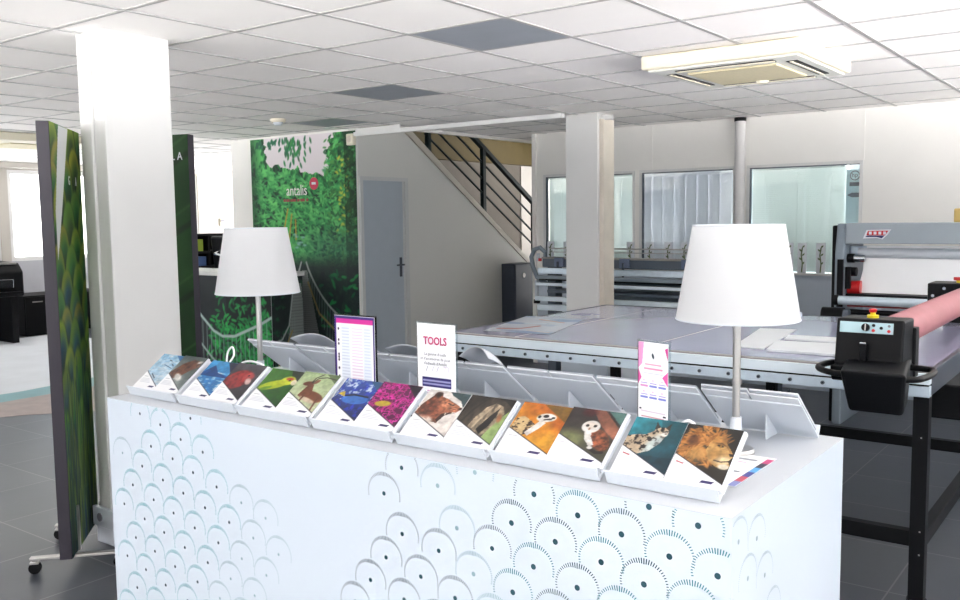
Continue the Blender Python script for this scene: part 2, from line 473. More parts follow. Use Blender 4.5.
# ceiling edge lip
b = MB(); b.box(-6.60, -4.12, 6.70, 6.748, 2.50, 2.54); b.box(-6.60, -6.0, 6.74, 6.748, 2.54, CZ + .002); struct(b.build('trim_5', WHITE), 'white lip along the ceiling edge by the stairs', 'ceiling trim')
b = MB(); b.box(-6.15, -6.09, 6.80, 12.8, CZ - .03, CZ + .1); struct(b.build('trim_6', WALLP), 'white edge of the stairwell opening', 'ceiling trim')

# stair railing
t = thing('stair_railing', 'dark green metal stair railing with four sloping bars', 'railing', (SX - .06, 8.9, 1.7))
def rl(y): return 2.513 - .6 * (y - 8.895)
p = MB(); p.box(SX - .08, SX - .03, 8.865, 8.925, sz(8.9) - .02, rl(8.9) - .01); p.build('post', GREEN, t, bevel=.003)
p = MB(); p.box(SX - .08, SX - .03, 7.825, 7.885, sz(7.85) - .02, 3.1); p.build('post', GREEN, t, bevel=.003)
p = MB(); p.box(SX - .07, SX - .04, 9.965, 9.995, sz(9.98) + .01, rl(9.98) + .02); p.build('post', GREEN, t)
p = MB(); p.prism([(7.8, rl(7.8) - .03), (7.8, rl(7.8) + .03), (9.995, rl(9.995) + .03), (9.995, rl(9.995) - .03)], 'x', SX - .085, SX - .025); p.build('handrail', GREEN, t, bevel=.004)
for dz in (.56, .39, .19):
    p = MB(); p.cyl((SX - .055, 7.8, rl(7.8) - dz), (SX - .055, 9.98, rl(9.98) - dz), .013, n=10); p.build('rail', GREEN, t, smooth=True)

t.location.y += .09; t.location.z -= .0
# door in the stair wall
d = thing('door_1', 'grey door in the stair wall beside the jungle print', 'door', (SX, 7.12, 0)); d['kind'] = 'structure'
b = MB(); b.box(SX, SX + .025, 6.755, 6.80, 0, 2.10); b.box(SX, SX + .025, 7.445, 7.50, 0, 2.10); b.box(SX, SX + .025, 6.8, 7.445, 2.06, 2.10); b.box(SX, SX + .008, 7.42, 7.445, 0, 2.06)
b.build('door_frame', mat('door frame paint', (200, 202, 202), .5, vary=.02), d, bevel=.002)
b = MB(); b.box(SX, SX + .006, 6.8, 7.42, .005, 2.06); b.build('door_leaf', DOORP, d)
h = MB(); h.box(SX + .006, SX + .013, 7.355, 7.39, 1.03, 1.24); h.cyl((SX + .01, 7.372, 1.16), (SX + .05, 7.372, 1.16), .01, n=10); h.cyl((SX + .05, 7.385, 1.16), (SX + .05, 7.27, 1.16), .009, n=10)
h.build('door_handle', DARK, d, smooth=True)

# dark cabinet against the stair wall
t = thing('metal_cabinet', 'dark grey tall cabinet with round badge against the stair wall', 'cabinet', (-6.45, 9.47, 0))
b = MB(); b.box(SX + .003, -6.40, 9.27, 9.70, 0.02, 1.08); b.build('body', DARK, t, bevel=.004)
b = MB(); b.box(-6.40, -6.385, 9.28, 9.69, .06, 1.065); b.build('door', mat('dark blue grey panel', (62, 68, 82), .4, vary=.05), t, bevel=.003)
b = MB(); b.cyl((-6.385, 9.46, .93), (-6.38, 9.46, .93), .03, n=20); b.build('badge', STEEL, t, smooth=True)

# columns
b = MB()
b.box(-4.355, -4.125, 2.485, 2.86, 0, CZ + .01); b.box(-4.30, -4.22, 2.467, 2.485, .1, CZ - .0); b.box(-4.36, -4.12, 2.466, 2.866, 0, .09, 1)
struct(b.build('column_left', [WHITE, mat('skirting paint', (208, 212, 222), .45, vary=.02)], bevel=.006), 'square white column at left with vertical trunking', 'column')
t = thing('wall_socket', 'white power socket low on the left column', 'socket', (-4.24, 2.466, .14))
b = MB(); b.box(-4.35, -4.15, 2.442, 2.4655, .10, .2); b.build('socket_box', PVC, t, bevel=.004)
b = MB(); b.cyl((-4.28, 2.4415, .15), (-4.28, 2.437, .15), .022, n=20); b.build('socket_hole', INKG, t, smooth=True)
b = MB(); b.box(-4.41, -4.075, 7.24, 7.5, 0, CZ + .01); b.box(-4.075, -4.03, 7.27, 7.47, 0, CZ - .05, 1)
b.box(-4.06, -3.95, 7.28, 7.31, CZ - .06, CZ - .02)
struct(b.build('column_middle', [WHITE, mat('aged column side', (222, 214, 200), .6, vary=.08, scale=5)], bevel=.005), 'square white column behind the flatbed table', 'column')

# unseen window wall behind the viewer, added to hold back light off the ground
b = MB(); b.box(-14.2, 2.4, -3.15, -3.0, 0, .8); b.box(-14.2, 2.4, -3.15, -3.0, 2.3, CZ + .01)
for xx in (-14.0, -11.0, -8.0, -5.0, -2.0, 2.2):
    b.box(xx - .15, xx + .15, -3.15, -3.0, .8, 2.3)
struct(b.build('unseen_wall_front', WALLP))
b = MB(); b.box(2.4, 2.55, -3.15, 8.72, 0, .95); b.box(2.4, 2.55, -3.15, 8.72, 2.5, CZ + .01)  # unseen side wall with a high sill, put in to cut low light
for yy in (-3.0, 0.5, 4.0, 8.57):
    b.box(2.4, 2.55, yy - .15, yy + .15, .95, 2.5)
struct(b.build('unseen_wall_right', WALLP))
# far left window wall
XL = -14.0
b = MB(); b.box(XL - .15, XL, -3.0, 13, 0, 1.09, 1); b.box(XL - .15, XL, -3.0, 13, 2.48, CZ + .01); b.box(XL, XL + .25, -3.0, 13, 2.5, CZ)
ys = [1.2, 4.0, 6.71, 8.68, 13.0]
for y in ys:
    b.box(XL - .15, XL, y - .07, y + .07, 1.09, 2.48)
b.box(XL - .15, XL, 10.18, 11.02, 1.09, 2.48)
struct(b.build('wall_left', [mat('greige wall paint', (186, 181, 173), .6, vary=.02), mat('grey sill panel', (178, 179, 186), .6, vary=.02)]))
for i, (y0, y1) in enumerate(((1.27, 3.93), (4.07, 6.64), (6.78, 8.61), (8.75, 10.18), (11.02, 12.93))):
    w = thing('window_%d' % (i + 4), ['far left daylight window nearest the camera', 'far left daylight window left of the feather banner', 'far left daylight window behind the feather banner', 'far left daylight window right of the leaf banner', 'farthest daylight window at left'][i], 'window', (XL, (y0 + y1) / 2, 1.09)); w['kind'] = 'structure'
    f = MB(); q = .06
    f.box(XL - .1, XL - .02, y0, y1, 2.42, 2.48); f.box(XL - .1, XL - .02, y0, y1, 1.09, 1.15); f.box(XL - .1, XL - .02, y0, y0 + q, 1.15, 2.42); f.box(XL - .1, XL - .02, y1 - q, y1, 1.15, 2.42)
    ym = (y0 + y1) / 2; (f.box(XL - .1, XL - .02, ym - .05, ym + .05, 1.15, 2.42) if y1 - y0 > 2 else None)
    f.build('window_frame', WHITE, w)
    g = MB(); g.box(XL - .062, XL - .058, y0 + q, y1 - q, 1.15, 2.42); g.build('window_pane', GLASSC, w)
b = MB(); b.box(-26.3, -26, 0, 26, -2, 3.2)
for y in (9.7, 11.75, 13.9, 16.2, 18.6):
    b.box(-26, -25.95, y, y + .42, 1.15, 2.75, 1)
for y in (8.2, 15.0, 17.4):
    b.box(-26, -25.9, y, y + .3, -2, 3.2, 2)
struct(b.build('building_facade', [mat('pale render', (244, 242, 238), .8, vary=.03), mat('terracotta shutter', (214, 176, 152), .7, vary=.05), mat('grey pier', (190, 188, 184), .8, vary=.03)]), 'pale building with terracotta shutters outside the left windows', 'building')

# ================================================================== CEILING FITTINGS
t = thing('ceiling_air_conditioner', 'cream ceiling cassette air conditioner over the flatbed table', 'air conditioner', (-1.99, 5.36, CZ))
x0, x1, y0, y1, zb = -2.46, -1.53, 4.88, 5.83, 2.488
b = MB(); b.box(x0, x1, y0, y1, zb + .012, CZ - .001); b.build('housing', CREAM, t, bevel=.012)
b = MB(); b.box(x0 + .03, x1 - .03, y0 + .03, y1 - .03, zb, zb + .013); b.build('face_panel', mat('cream face panel', (226, 226, 218), .5, vary=.02), t, bevel=.006)
b = MB(); b.box(x0 + .2, x1 - .2, y0 + .2, y1 - .2, zb - .012, zb); b.build('filter_grille', CREAMD, t, bevel=.008)
b = MB(); b.cyl((-2.0, 5.62, zb - .028), (-2.0, 5.62, zb), .03, .045, n=20); b.build('sensor', CREAM, t, smooth=True)
def slot(xa, xb, ya, yb):
    s = MB(); s.box(xa, xb, ya, yb, zb - .004, zb + .001)
    if xb - xa > yb - ya:
        s.box(xa, xb, (ya + yb) / 2 - .012, (ya + yb) / 2 + .004, zb - .009, zb - .003, 1)
    else:
        s.box((xa + xb) / 2 - .012, (xa + xb) / 2 + .004, ya, yb, zb - .009, zb - .003, 1)
    s.build('air_outlet', [BLACKP, CREAM], t)
slot(x0 + .18, x1 - .18, y0 + .08, y0 + .14); slot(x0 + .18, x1 - .18, y1 - .14, y1 - .08)
slot(x0 + .08, x0 + .14, y0 + .18, y1 - .18); slot(x1 - .14, x1 - .08, y0 + .18, y1 - .18)
t = thing('ceiling_air_conditioner', 'second cream ceiling cassette, far left before the daylight windows', 'air conditioner', (-9.9, 4.9, CZ))
b = MB(); b.box(-10.5, -9.3, 4.4, 5.6, 2.50, CZ - .0005); b.build('housing', CREAM, t, bevel=.012)
b = MB(); b.box(-10.2, -9.6, 4.7, 5.3, 2.488, 2.5); b.build('filter_grille', CREAMD, t, bevel=.008)
for (xx, yy, lb) in ((-6.485, 5.616, 'round white smoke detector on the ceiling near the jungle print'),):
    t = thing('smoke_detector', lb, 'smoke detector', (xx, yy, CZ))
    b = MB(); b.lathe([(.0, -.06), (.03, -.058), (.045, -.04), (.045, -.03)], (xx, yy, CZ), 24); b.build('sensor_dome', PVC, t, smooth=True)
    b = MB(); b.lathe([(.055, -.032), (.07, -.02), (.07, 0)], (xx, yy, CZ), 24); b.build('mounting_base', CREAM, t, smooth=True)
t = thing('motion_sensor', 'cream motion sensor high on the wall corner beside the jungle print', 'sensor', (-6.62, 6.70, 2.47))
b = MB(); b.box(-6.70, -6.605, 6.69, 6.745, 2.415, 2.53); b.build('sensor_body', CREAM, t, bevel=.01)
b = MB(); b.cyl((-6.655, 6.69, 2.475), (-6.655, 6.675, 2.475), .035, .026, n=20); b.build('lens', mat('sensor lens', (214, 204, 190), .4, vary=.02), t, smooth=True)

# ================================================================== JUNGLE PRINT, RECEPTION DESK
def jungle_mural():
    W, H = 1.655, 2.535
    cv = Canvas(190, 300, W, H, (22, 40, 38), 3)
    X, Y = cv.X, cv.Y; v = Y / H; u = X / W
    n1 = cv.noise(9, 1); n2 = cv.noise(22, 2, octv=2); n3 = cv.noise(5, 3); nl = cv.noise(14, 5, 1.4, .8)
    dark = np.array((12, 46, 34)); mid = np.array((34, 122, 62)); lite = np.array((98, 196, 104))
    t = np.clip((nl - .30) / .4, 0, 1)[..., None]
    leaf = np.where(t < .55, dark + (mid - dark) * t / .55, mid + (lite - mid) * (t - .55) / .45)
    cv.a[:] = leaf
    # upper sky gap with ragged border of leaves
    hl = 2.31 - .30 * u + (n1 - .5) * .12 + .25 * np.clip(.12 - u, 0, 1)
    sky = (Y > hl) & (u < .74 + (n1 - .5) * .16 + (v - .85) * .4) & (u > .13 + (n1 - .5) * .15)
    cv.mix(sky.astype(float), (226, 218, 222))
    r = np.random.default_rng(5)
    # hanging leaves over the sky
    for _ in range(60):
        a = r.normal(.43, .06) * W; bb = 2.5 - abs(r.normal(0, .13))
        cv.ell(a, bb, .014, .035, r.uniform(-.5, .5), (30 + 30 * r.random(), 96 + 40 * r.random(), 70))
    for _ in range(22):
        cv.ell(r.uniform(.06, .3) * W, 2.5 - abs(r.normal(0, .05)), .016, .03, r.uniform(-1, 1), (36, 104, 74))
    # layered canopy: lit fronds
    for _ in range(1500):
        a = r.random() * W; bb = r.uniform(1.05, 2.26)
        if bb > 2.24 - .30 * a / W and a < 1.2: continue
        k = r.random(); s = r.uniform(.5, 1.2)
        cv.ell(a, bb, .045 * s, .012 * s, r.uniform(-.9, .4), (38 + 76 * k, 132 + 84 * k, 70 + 46 * k), soft=.5, k=.75)
    # right tree mass, dark leaves then golden lights
    for _ in range(420):
        a = W * r.uniform(.72, 1.0); bb = r.uniform(.9, 2.53); k = r.random()
        cv.ell(a, bb, .028, .012, r.uniform(-1.2, 1.2), (20 + 70 * k, 70 + 100 * k, 46 + 30 * k), soft=.5, k=.8)
    for _ in range(40):
        cv.ell(W * r.uniform(.82, .94), r.uniform(1.5, 2.3), .02, .012, r.uniform(-1, 1), (206, 206, 70), soft=.8, k=.7)
    strip = (u > .895).astype(float); cv.mix(strip * (.35 + .4 * (n2 < .55)), (10, 40, 18))
    # left dark edge
    cv.mix(np.clip((.12 - u) / .1, 0, 1) * .6, (12, 50, 30))
    # banana fronds and small yellow accents
    for q in range(6):
        cv.line([(.36 * W + .03 * q, 1.75 - .03 * q), (.3 * W + .055 * q, 1.42)], .022, (70, 180, 84) if q % 2 else (196, 150, 50), .8)
    # misty dark middle
    cv.mix(np.exp(-((v - .52) / .09) ** 2) * .5 * np.clip((u - .35) * 3, 0, 1), (54, 92, 84))
    # lower dark forest
    low = np.clip((1.28 - Y) / .16, 0, 1)
    cv.mix(low * .88, (30, 40, 44))
    for _ in range(300):
        a = W * r.random(); bb = r.uniform(.05, 1.1); k = r.random()
        if abs(a - .56 * W) < .16: continue
        if r.random() > (.25 + .6 * (a > .75 * W)) + .3 * (bb < .6): continue
        cv.ell(a, bb, .04, .016, r.uniform(-1.3, 1.3), (16 + 26 * k, 60 + 86 * k, 50 + 26 * k), soft=.5, k=.85)
    # water glints
    for _ in range(8):
        cv.ell(W * r.uniform(.42, .52), r.uniform(1.32, 1.5), .03, .012, 0, (150, 196, 200), soft=.8, k=.6)
    # rope bridge: deck narrowing upwards, ropes and hangers
    top, bot = 1.08, .0
    cx = .50 * W
    cv.poly([(cx - .035, top), (cx + .045, top), (cx + .30, bot), (cx - .30, bot)], (128, 134, 132))
    for k in range(46):
        yy = bot + (top - bot) * (k / 46) ** .8; w = .30 - .26 * yy / top
        cv.line([(cx - w, yy), (cx + w, yy)], .008, (88, 94, 94), .8)
    for sgn in (-1, 1):
        rope = []; foot = []
        for k in range(21):
            s = k / 20
            yy = top * (1 - s) ** 1.9 * .62 + .50 + .04 * s
            rope.append((cx + sgn * (.04 + .78 * s ** 1.15), yy))
            foot.append((cx + sgn * (.04 + .26 * s), top * (1 - s)))
        for k in range(1, 21):
            cv.line([rope[k], (rope[k][0] - sgn * .02, max(rope[k][1] - .5 * (k / 20) - .12, .02))], .008, (150, 160, 158), .6)
        cv.line(rope, .022, (156, 166, 162))
        cv.line([(cx + sgn * .06, .95), (cx + sgn * .22, .62), (cx + sgn * .62, .34)], .024, (150, 132, 84), .9)
    return cv, W, H
cvm, mw, mh = jungle_mural()
t = thing('wall_print', 'tall jungle and rope bridge wall print with a company logo', 'wall print', (-7.45, 6.745, .03))
grid_mesh('print_panel', cvm, ((-8.27, 6.743, .03), (mw, 0, 0), (0, 0, mh)), PRM, thick=.006, parent=t, off=t.location)
text_obj('logo_lettering', 'antalis', .165, mat('logo off white', (236, 236, 232), .5), t, (-.07, -.005, 1.897), (math.pi / 2, 0, 0), .001, sx=.80)
b = MB(); b.cyl((-7.245, 6.7425, 2.045), (-7.245, 6.738, 2.045), .066, n=28); b.build('logo_disc', mat('logo crimson', (196, 34, 74), .5, vary=.02), t, smooth=True)
b = MB(); b.box(-7.275, -7.215, 6.735, 6.738, 2.035, 2.06); b.build('logo_disc_mark', PAPER, t)
b = MB()
for k, w_ in enumerate((.035, .05, .02, .06, .04, .07, .03)):
    xx = -7.735 + sum((.035, .05, .02, .06, .04, .07, .03)[:k]) * 1.32; b.box(xx, xx + w_, 6.739, 6.7425, 1.86, 1.888)
b.build('logo_tagline', mat('tagline red', (150, 60, 56), .5, vary=.02), t)

def jungle_desk():
    W, H = 2.0, 1.06
    cv = Canvas(200, 110, W, H, (40, 46, 50), 4)
    X, Y = cv.X, cv.Y
    cv.mix(cv.noise(6, 8), (26, 32, 36))
    cv.mix(((X > 1.28)).astype(float) * .75, (14, 22, 22))
    r = np.random.default_rng(8)
    for _ in range(520):
        a = r.choice([1.15, 1.4, 1.65, 1.8, 1.92]) + r.normal(0, .11); bb = abs(r.normal(.38, .22)); k = r.random()
        cv.ell(a, bb, .045, .014, r.uniform(-1.4, 1.4), (20 + 30 * k, 90 + 90 * k, 52 + 30 * k), soft=.5, k=.85)
    rope = [(0.5, .95), (.85, .62), (1.05, .47), (1.2, .42), (1.4, .43), (1.6, .5), (1.8, .57), (2.0, .66)]
    for (a, bb) in [(.8 + .07 * k, .62 - .02 * k) for k in range(17)]:
        yy = np.interp(a, [p[0] for p in rope], [p[1] for p in rope])
        cv.line([(a, yy), (a - .01, .0)], .012, (140, 160, 158), .7)
    cv.line(rope, .03, (168, 190, 186)); cv.line([(.6, .5), (1.0, .18), (1.3, 0)], .025, (150, 170, 166))
    return cv, W, H
cvd, dw, dh = jungle_desk()
t = thing('reception_desk', 'reception desk with jungle printed front and white top', 'desk', (-8.1, 6.2, 0))
grid_mesh('front_print', cvd, ((-9.12, 5.999, .02), (dw, 0, 0), (0, 0, dh)), PRM, thick=.004, parent=t, off=t.location)
b = MB(); b.box(-9.12, -7.12, 6.004, 6.42, 0.0, 1.08); b.build('desk_body', BLACK, t, bevel=.003)
cv = Canvas(60, 120, .416, 1.06, (44, 52, 52), 4)
cv.mix(cv.noise(9, 8), (24, 34, 34)); cv.mix(np.clip((cv.noise(14, 3) - .56) * 5, 0, 1), (34, 84, 58))
cv.poly([(.30, .98), (.40, .98), (.46, 0), (.14, 0)], (120, 126, 124))
for k in range(30): cv.line([(.13 + .005 * k, .032 * k), (.46, .032 * k)], .007, (84, 90, 90), .7)
for k in range(10): cv.line([(.02 + .03 * k, .40 + .002 * k * k + .012 * k), (.03 + .03 * k, 0)], .007, (130, 140, 138), .6)
cv.line([(0, .40), (.12, .42), (.22, .56), (.29, .95)], .018, (150, 160, 156)); cv.line([(.05, .12), (.16, .32), (.26, .5)], .018, (140, 124, 80))
grid_mesh('side_print', cv, ((-7.117, 6.004, .02), (0, .416, 0), (0, 0, 1.06)), PRM, parent=t, off=t.location)
b = MB(); b.box(-9.14, -7.1, 5.98, 6.44, 1.081, 1.125); b.build('desk_top', WHITE, t, bevel=.006)

# office things seen left of the jungle print
t = thing('office_chair', 'black swivel office chair behind the reception desk', 'chair', (-9.16, 7.25, 0))
cx, cy = -9.16, 7.25
b = MB(); b.lathe([(0, .44), (.24, .44), (.26, .47), (.24, .52), (0, .53)], (cx, cy, 0), 24); b.build('seat', BLACKP, t, smooth=True)
b = MB(); b.M = Matrix.Translation((cx - .05, cy - .16, 1.12)) @ Matrix.Rotation(math.radians(6), 4, 'X'); b.box(-.24, .24, -.035, .035, -.45, .36); b.build('backrest', BLACKP, t, bevel=.03)
b = MB(); b.cyl((cx, cy, .1), (cx, cy, .44), .03); b.build('gas_column', STEEL, t, smooth=True)
b = MB()
for k in range(5):
    a = k * 1.2566; b.cyl((cx, cy, .11), (cx + .3 * math.cos(a), cy + .3 * math.sin(a), .05), .022, n=8); b.cyl((cx + .3 * math.cos(a), cy + .3 * math.sin(a) - .015, .03), (cx + .3 * math.cos(a), cy + .3 * math.sin(a) + .015, .03), .03, n=12)
b.build('star_base', BLACK, t, smooth=True)
b = MB(); b.tube([(cx + .22, cy - .22, 1.33), (cx + .27, cy - .3, 1.27), (cx + .1, cy - .36, 1.24), (cx - .1, cy - .3, 1.26), (cx - .1, cy - .2, 1.3)], .018); b.build('back_hoop', CHROME, t, smooth=True)
t = thing('display_cabinet', 'black open cabinet with small boxes, right of the green leaf banner', 'cabinet', (-9.95, 7.2, 0))
b = MB(); b.box(-10.2, -10.16, 6.8, 7.62, 0, 1.5); b.box(-10.16, -9.76, 6.8, 6.84, 0, 1.5); b.box(-10.16, -9.76, 7.58, 7.62, 0, 1.5); b.box(-10.16, -9.78, 7.24, 7.27, .08, 1.47)
for z in (.05, .66, 1.06, 1.25, 1.47):
    b.box(-10.16, -9.76, 6.84, 7.58, z, z + .03)
b.build('carcass', BLACK, t)
for (y0_, y1_, zz, h_, m_, nm) in ((6.95, 7.17, 1.2805, .15, mat('lime card', (150, 176, 52), .6, vary=.04), 'lime green small box on the upper shelf of the black cabinet'),
                       (6.95, 7.21, 1.0905, .12, mat('blue card', (64, 96, 150), .6, vary=.04), 'blue small box on the lower shelf of the black cabinet')):
    b = MB(); b.box(-9.98, -9.79, y0_, y1_, zz, zz + h_); tag(b.build('small_box', m_, bevel=.004), nm, 'box', 'boxes in the black cabinet')
t = thing('wall_thermostat', 'small cream wall thermostat between the far windows', 'thermostat', (XL, 10.69, 1.65))
b = MB(); b.box(XL + .001, XL + .03, 10.63, 10.75, 1.57, 1.71); b.build('plate', CREAM, t, bevel=.005)
b = MB(); b.box(XL + .03, XL + .036, 10.64, 10.74, 1.65, 1.69); b.build('display', INKG, t)

# far left black machines
t = thing('black_printer', 'black printer with shiny highlights at the left edge, under the daylight windows', 'printer', (-13.0, 6.1, 0))
b = MB(); b.prism([(-13.3, .66), (-12.6, .66), (-12.6, 1.0), (-12.72, 1.12), (-13.3, 1.14)], 'y', 5.1, 6.25); b.build('printer_body', BLACKP, t, bevel=.02)
b = MB(); b.box(-12.61, -12.585, 5.3, 6.1, .78, .9); b.build('paper_tray', CHROME, t, bevel=.004)
b = MB(); b.box(-12.6, -12.52, 5.25, 6.2, .69, .73); b.build('output_flap', BLACKP, t, bevel=.004)
b = MB(); b.box(-12.74, -12.68, 5.6, 6.2, 1.1, 1.13); b.build('control_strip', STEEL, t, bevel=.004)
for s in (5.2, 6.15):
    b = MB(); b.box(-13.2, -12.7, s - .04, s + .04, 0, .66); b.build('leg', BLACK, t)
for k, y in enumerate((4.4, 7.1, 8.0)):
    t = thing('storage_cabinet', ['low black storage cabinet at the left picture edge', 'low black storage cabinet behind the feather banner', 'low black storage cabinet glimpsed beside the left column'][k], 'cabinet', (-13.6, y, 0), group='low black cabinets under the windows')
    y0, y1 = (3.4, 5.0) if k == 0 else ((6.55, 7.6) if k == 1 else (7.62, 8.7))
    b = MB(); b.box(-13.95, -13.25, y0, y1, .03, .6); b.box(-13.9, -13.3, y0 + .05, y1 - .05, 0, .03); b.build('body', BLACK, t, bevel=.004)
    for q in (0, 1):
        ya = y0 + .02 + q * (y1 - y0) / 2; b = MB(); b.box(-13.25, -13.235, ya, ya + (y1 - y0) / 2 - .04, .05, .58); dd = b.build('door', BLACKP, t, bevel=.002)
        b = MB(); b.box(-13.235, -13.225, ya + .1, ya + .25, .5, .515); b.build('handle', STEEL, dd)

# beach floor graphic
def floor_graphic():
    r = np.random.default_rng(2)
    def wob(k, n, a, s):
        rr = np.random.default_rng(k); return np.convolve(np.repeat(rr.normal(0, a, n // s + 2), s)[:n], np.ones(5) / 5, 'same')
    Y = np.linspace(2.2, 7.0, 60)
    sea = -13.2 + 0 * Y
    foam = -8.95 - .12 * (Y - 4.1) + wob(1, 60, .03, 6)
    water = -8.6 - .0 * (Y - 4.0) + wob(2, 60, .03, 5)
    sand = -7.75 + .55 * (Y - 3.7) * (Y < 4.4) + .385 * (Y >= 4.4) + wob(3, 60, .09, 3)
    V = []; F = []; m = []
    for a in (sea, foam, water, sand):
        V += [(float(xx), float(yy), .003) for xx, yy in zip(a, Y)]
    for q in range(3):
        for i in range(59):
            F.append((q * 60 + i, (q + 1) * 60 + i, (q + 1) * 60 + i + 1, q * 60 + i + 1)); m.append(q)
    mb = MB(); mb.v = V; mb.f = F; mb.m = m
    return mb
o = floor_graphic().build('floor_graphic', [mat('foam print', (206, 210, 216), .45, vary=.05, scale=3), mat('water print', (112, 160, 166), .4, vary=.08, scale=5), mat('sand print', (164, 148, 142), .5, vary=.1, scale=7)])
so = o.modifiers.new('film', 'SOLIDIFY'); so.thickness = .002; so.offset = -1
tag(o, 'printed beach floor film with pale foam, teal water line and ragged sand edge', 'floor graphic')

# ================================================================== ROLLING BANNERS
def feather_canvas():
    W, H = .60, 2.0
    cv = Canvas(100, 330, W, H, (18, 38, 32), 6)
    r = np.random.default_rng(11)
    row = 0; yy = .02; feathers = []
    while yy < 2.2:
        v = yy / H; st = 1.0 if v > .5 else 1.0 + (.5 - v) * 3.2
        for i in range(-1, 4):
            feathers.append(((i + .5 * (row % 2)) * .29 + r.normal(0, .03), yy + r.normal(0, .02), st, v, r.random(), r.random()))
        yy += .095 * st ** .6; row += 1
    for (cx_, cy_, st, v, k, q) in feathers[::-1]:                 # lower feathers first, upper ones overlap them
        rx, ry = .13, .13 * st
        rim = np.array((186, 204, 74)) * v + np.array((142, 168, 78)) * (1 - v) + r.normal(0, 10, 3)
        if q < .3: rim = rim * .72 + np.array((10, 40, 20))
        dark = np.array((30, 46, 34)) * v + np.array((20, 50, 44)) * (1 - v)
        mid = np.array((54, 140, 76)) if k > .45 else (np.array((40, 92, 134)) if v < .62 else np.array((84, 122, 56)))
        cv.ell(cx_ + .012, cy_ - .02, rx * 1.06, ry * 1.45, -.12, dark, soft=.2)
        cv.ell(cx_, cy_, rx, ry * 1.4, -.12, rim, soft=.12)
        cv.ell(cx_ + .02, cy_ - .04 * st, rx * .78, ry * 1.22, -.12, mid, soft=.55)
        cv.ell(cx_ + .035, cy_ - .08 * st, rx * .5, ry * 1.0, -.12, dark, soft=.9)
    for _ in range(90):
        a = r.random() * W; bb = r.uniform(-.2, .55); cv.line([(a, bb), (a + r.normal(.0, .04), bb + .4)], .016, ((150, 174, 88), (64, 96, 58), (48, 86, 112))[int(r.random() * 3)], .7)
    cv.a *= .74
    cv.poly([(.17, 2.0), (.36, 2.0), (.17, 1.62), (.04, 1.38), (.04, 1.6)], (206, 208, 208))
    return cv, W, H
def leaf_canvas():
    W, H = .60, 2.0
    cv = Canvas(60, 200, W, H, (28, 84, 30), 9)
    X, Y = cv.X, cv.Y
    cv.mix(cv.noise(7, 4, 1, .4) * .8, (20, 60, 22)); cv.mix(np.clip(cv.noise(4, 6) - .5, 0, 1) * 1.2, (58, 122, 44))
    for k in range(6):
        yy = 2.0 - .38 * k
        cv.line([(0, yy - .36), (.25, yy - .2), (.6, yy)], .012, (62, 120, 52), .7)
        cv.line([(.1, yy - .36), (.6, yy - .1)], .03, (16, 46, 18), .6)
    cv.mix(np.clip((.9 - Y) * .8, 0, .55), (44, 66, 26)); cv.a *= .72
    return cv, W, H
def rolling_banner(label, near, far, cvf, letters, z0=.075, z1=2.115, name='rolling_banner'):
    """Slab from near edge to far edge (floor points of the printed face), thickness to its left."""
    n = Vector((*near, 0)); f = Vector((*far, 0)); d = (f - n).normalized(); L = (f - n).length
    t = thing(name, label, 'banner', (n.x, n.y, 0), math.atan2(d.y, d.x), 'printed panels on wheeled stands')
    cv, W, H = cvf
    # local frame: x along face, -y is the printed side... face normal chosen by sign
    return t, L, cv
def build_banner(label, near, far, cvf, letters, lx, side, flip=False, z0=.075, z1=2.115, th=.055):
    t, L, cv = rolling_banner(label, near, far, cvf, letters, z0, z1)
    s = side                                                   # +1: printed face towards local +y, -1 towards local -y
    b = MB(); b.box(0, L, -s * th, 0, z0, z1); b.build('slab', mat('charcoal panel edge', (50, 46, 56), .5, vary=.04), t, bevel=.002, local=True)
    if s < 0:
        P = ((0, -.0015, z0), (L, 0, 0), (0, 0, z1 - z0))
    else:
        P = ((L, .0015, z0), (-L, 0, 0), (0, 0, z1 - z0))
    grid_mesh('face_print', cv, P, PRM, parent=t)
    rot = (math.pi / 2, 0, 0) if s < 0 else (math.pi / 2, 0, math.pi)
    for ch, xx, zz in letters:
        text_obj('letter', ch, .062, PAPER, t, (xx, s * .003, zz), rot, .001, sx=lx)
    for xx in (.06, L - .06):
        ya = -.22 if xx < .1 else -.09
        f = MB(); f.box(xx - .018, xx + .018, ya, .2, .068, .08); ft = f.build('foot_bar', STEEL, t, bevel=.002, local=True)
        for yy in (ya + .02, .18):
            w = MB(); w.cyl((xx - .012, yy, .028), (xx + .012, yy, .028), .028, n=18); w.cyl((xx, yy, .045), (xx, yy, .075), .012, n=12, m=1)
            w.box(xx - .02, xx + .02, yy - .02, yy + .02, .05, .058, 1)
            w.build('caster', [BLACKP, STEEL], ft, smooth=True, local=True)
    b = MB(); b.box(L * .2, L * .2 + .02, s * .002, s * .012, z0, z0 + .22); b.build('bracket', STEEL, t, local=True)
    return t
build_banner('dark edged feather print banner on wheels at far left', (-4.03, 2.15), (-4.48, 2.545), feather_canvas(), (('G', .33, 1.84), ('A', .47, 1.84)), .7, -1)
build_banner('dark edged green leaf print banner behind the left column', (-4.355, 3.115), (-4.925, 2.925), leaf_canvas(), (('A', .055, 2.0), ('L', .100, 2.0)), .8, 1, z1=2.14)

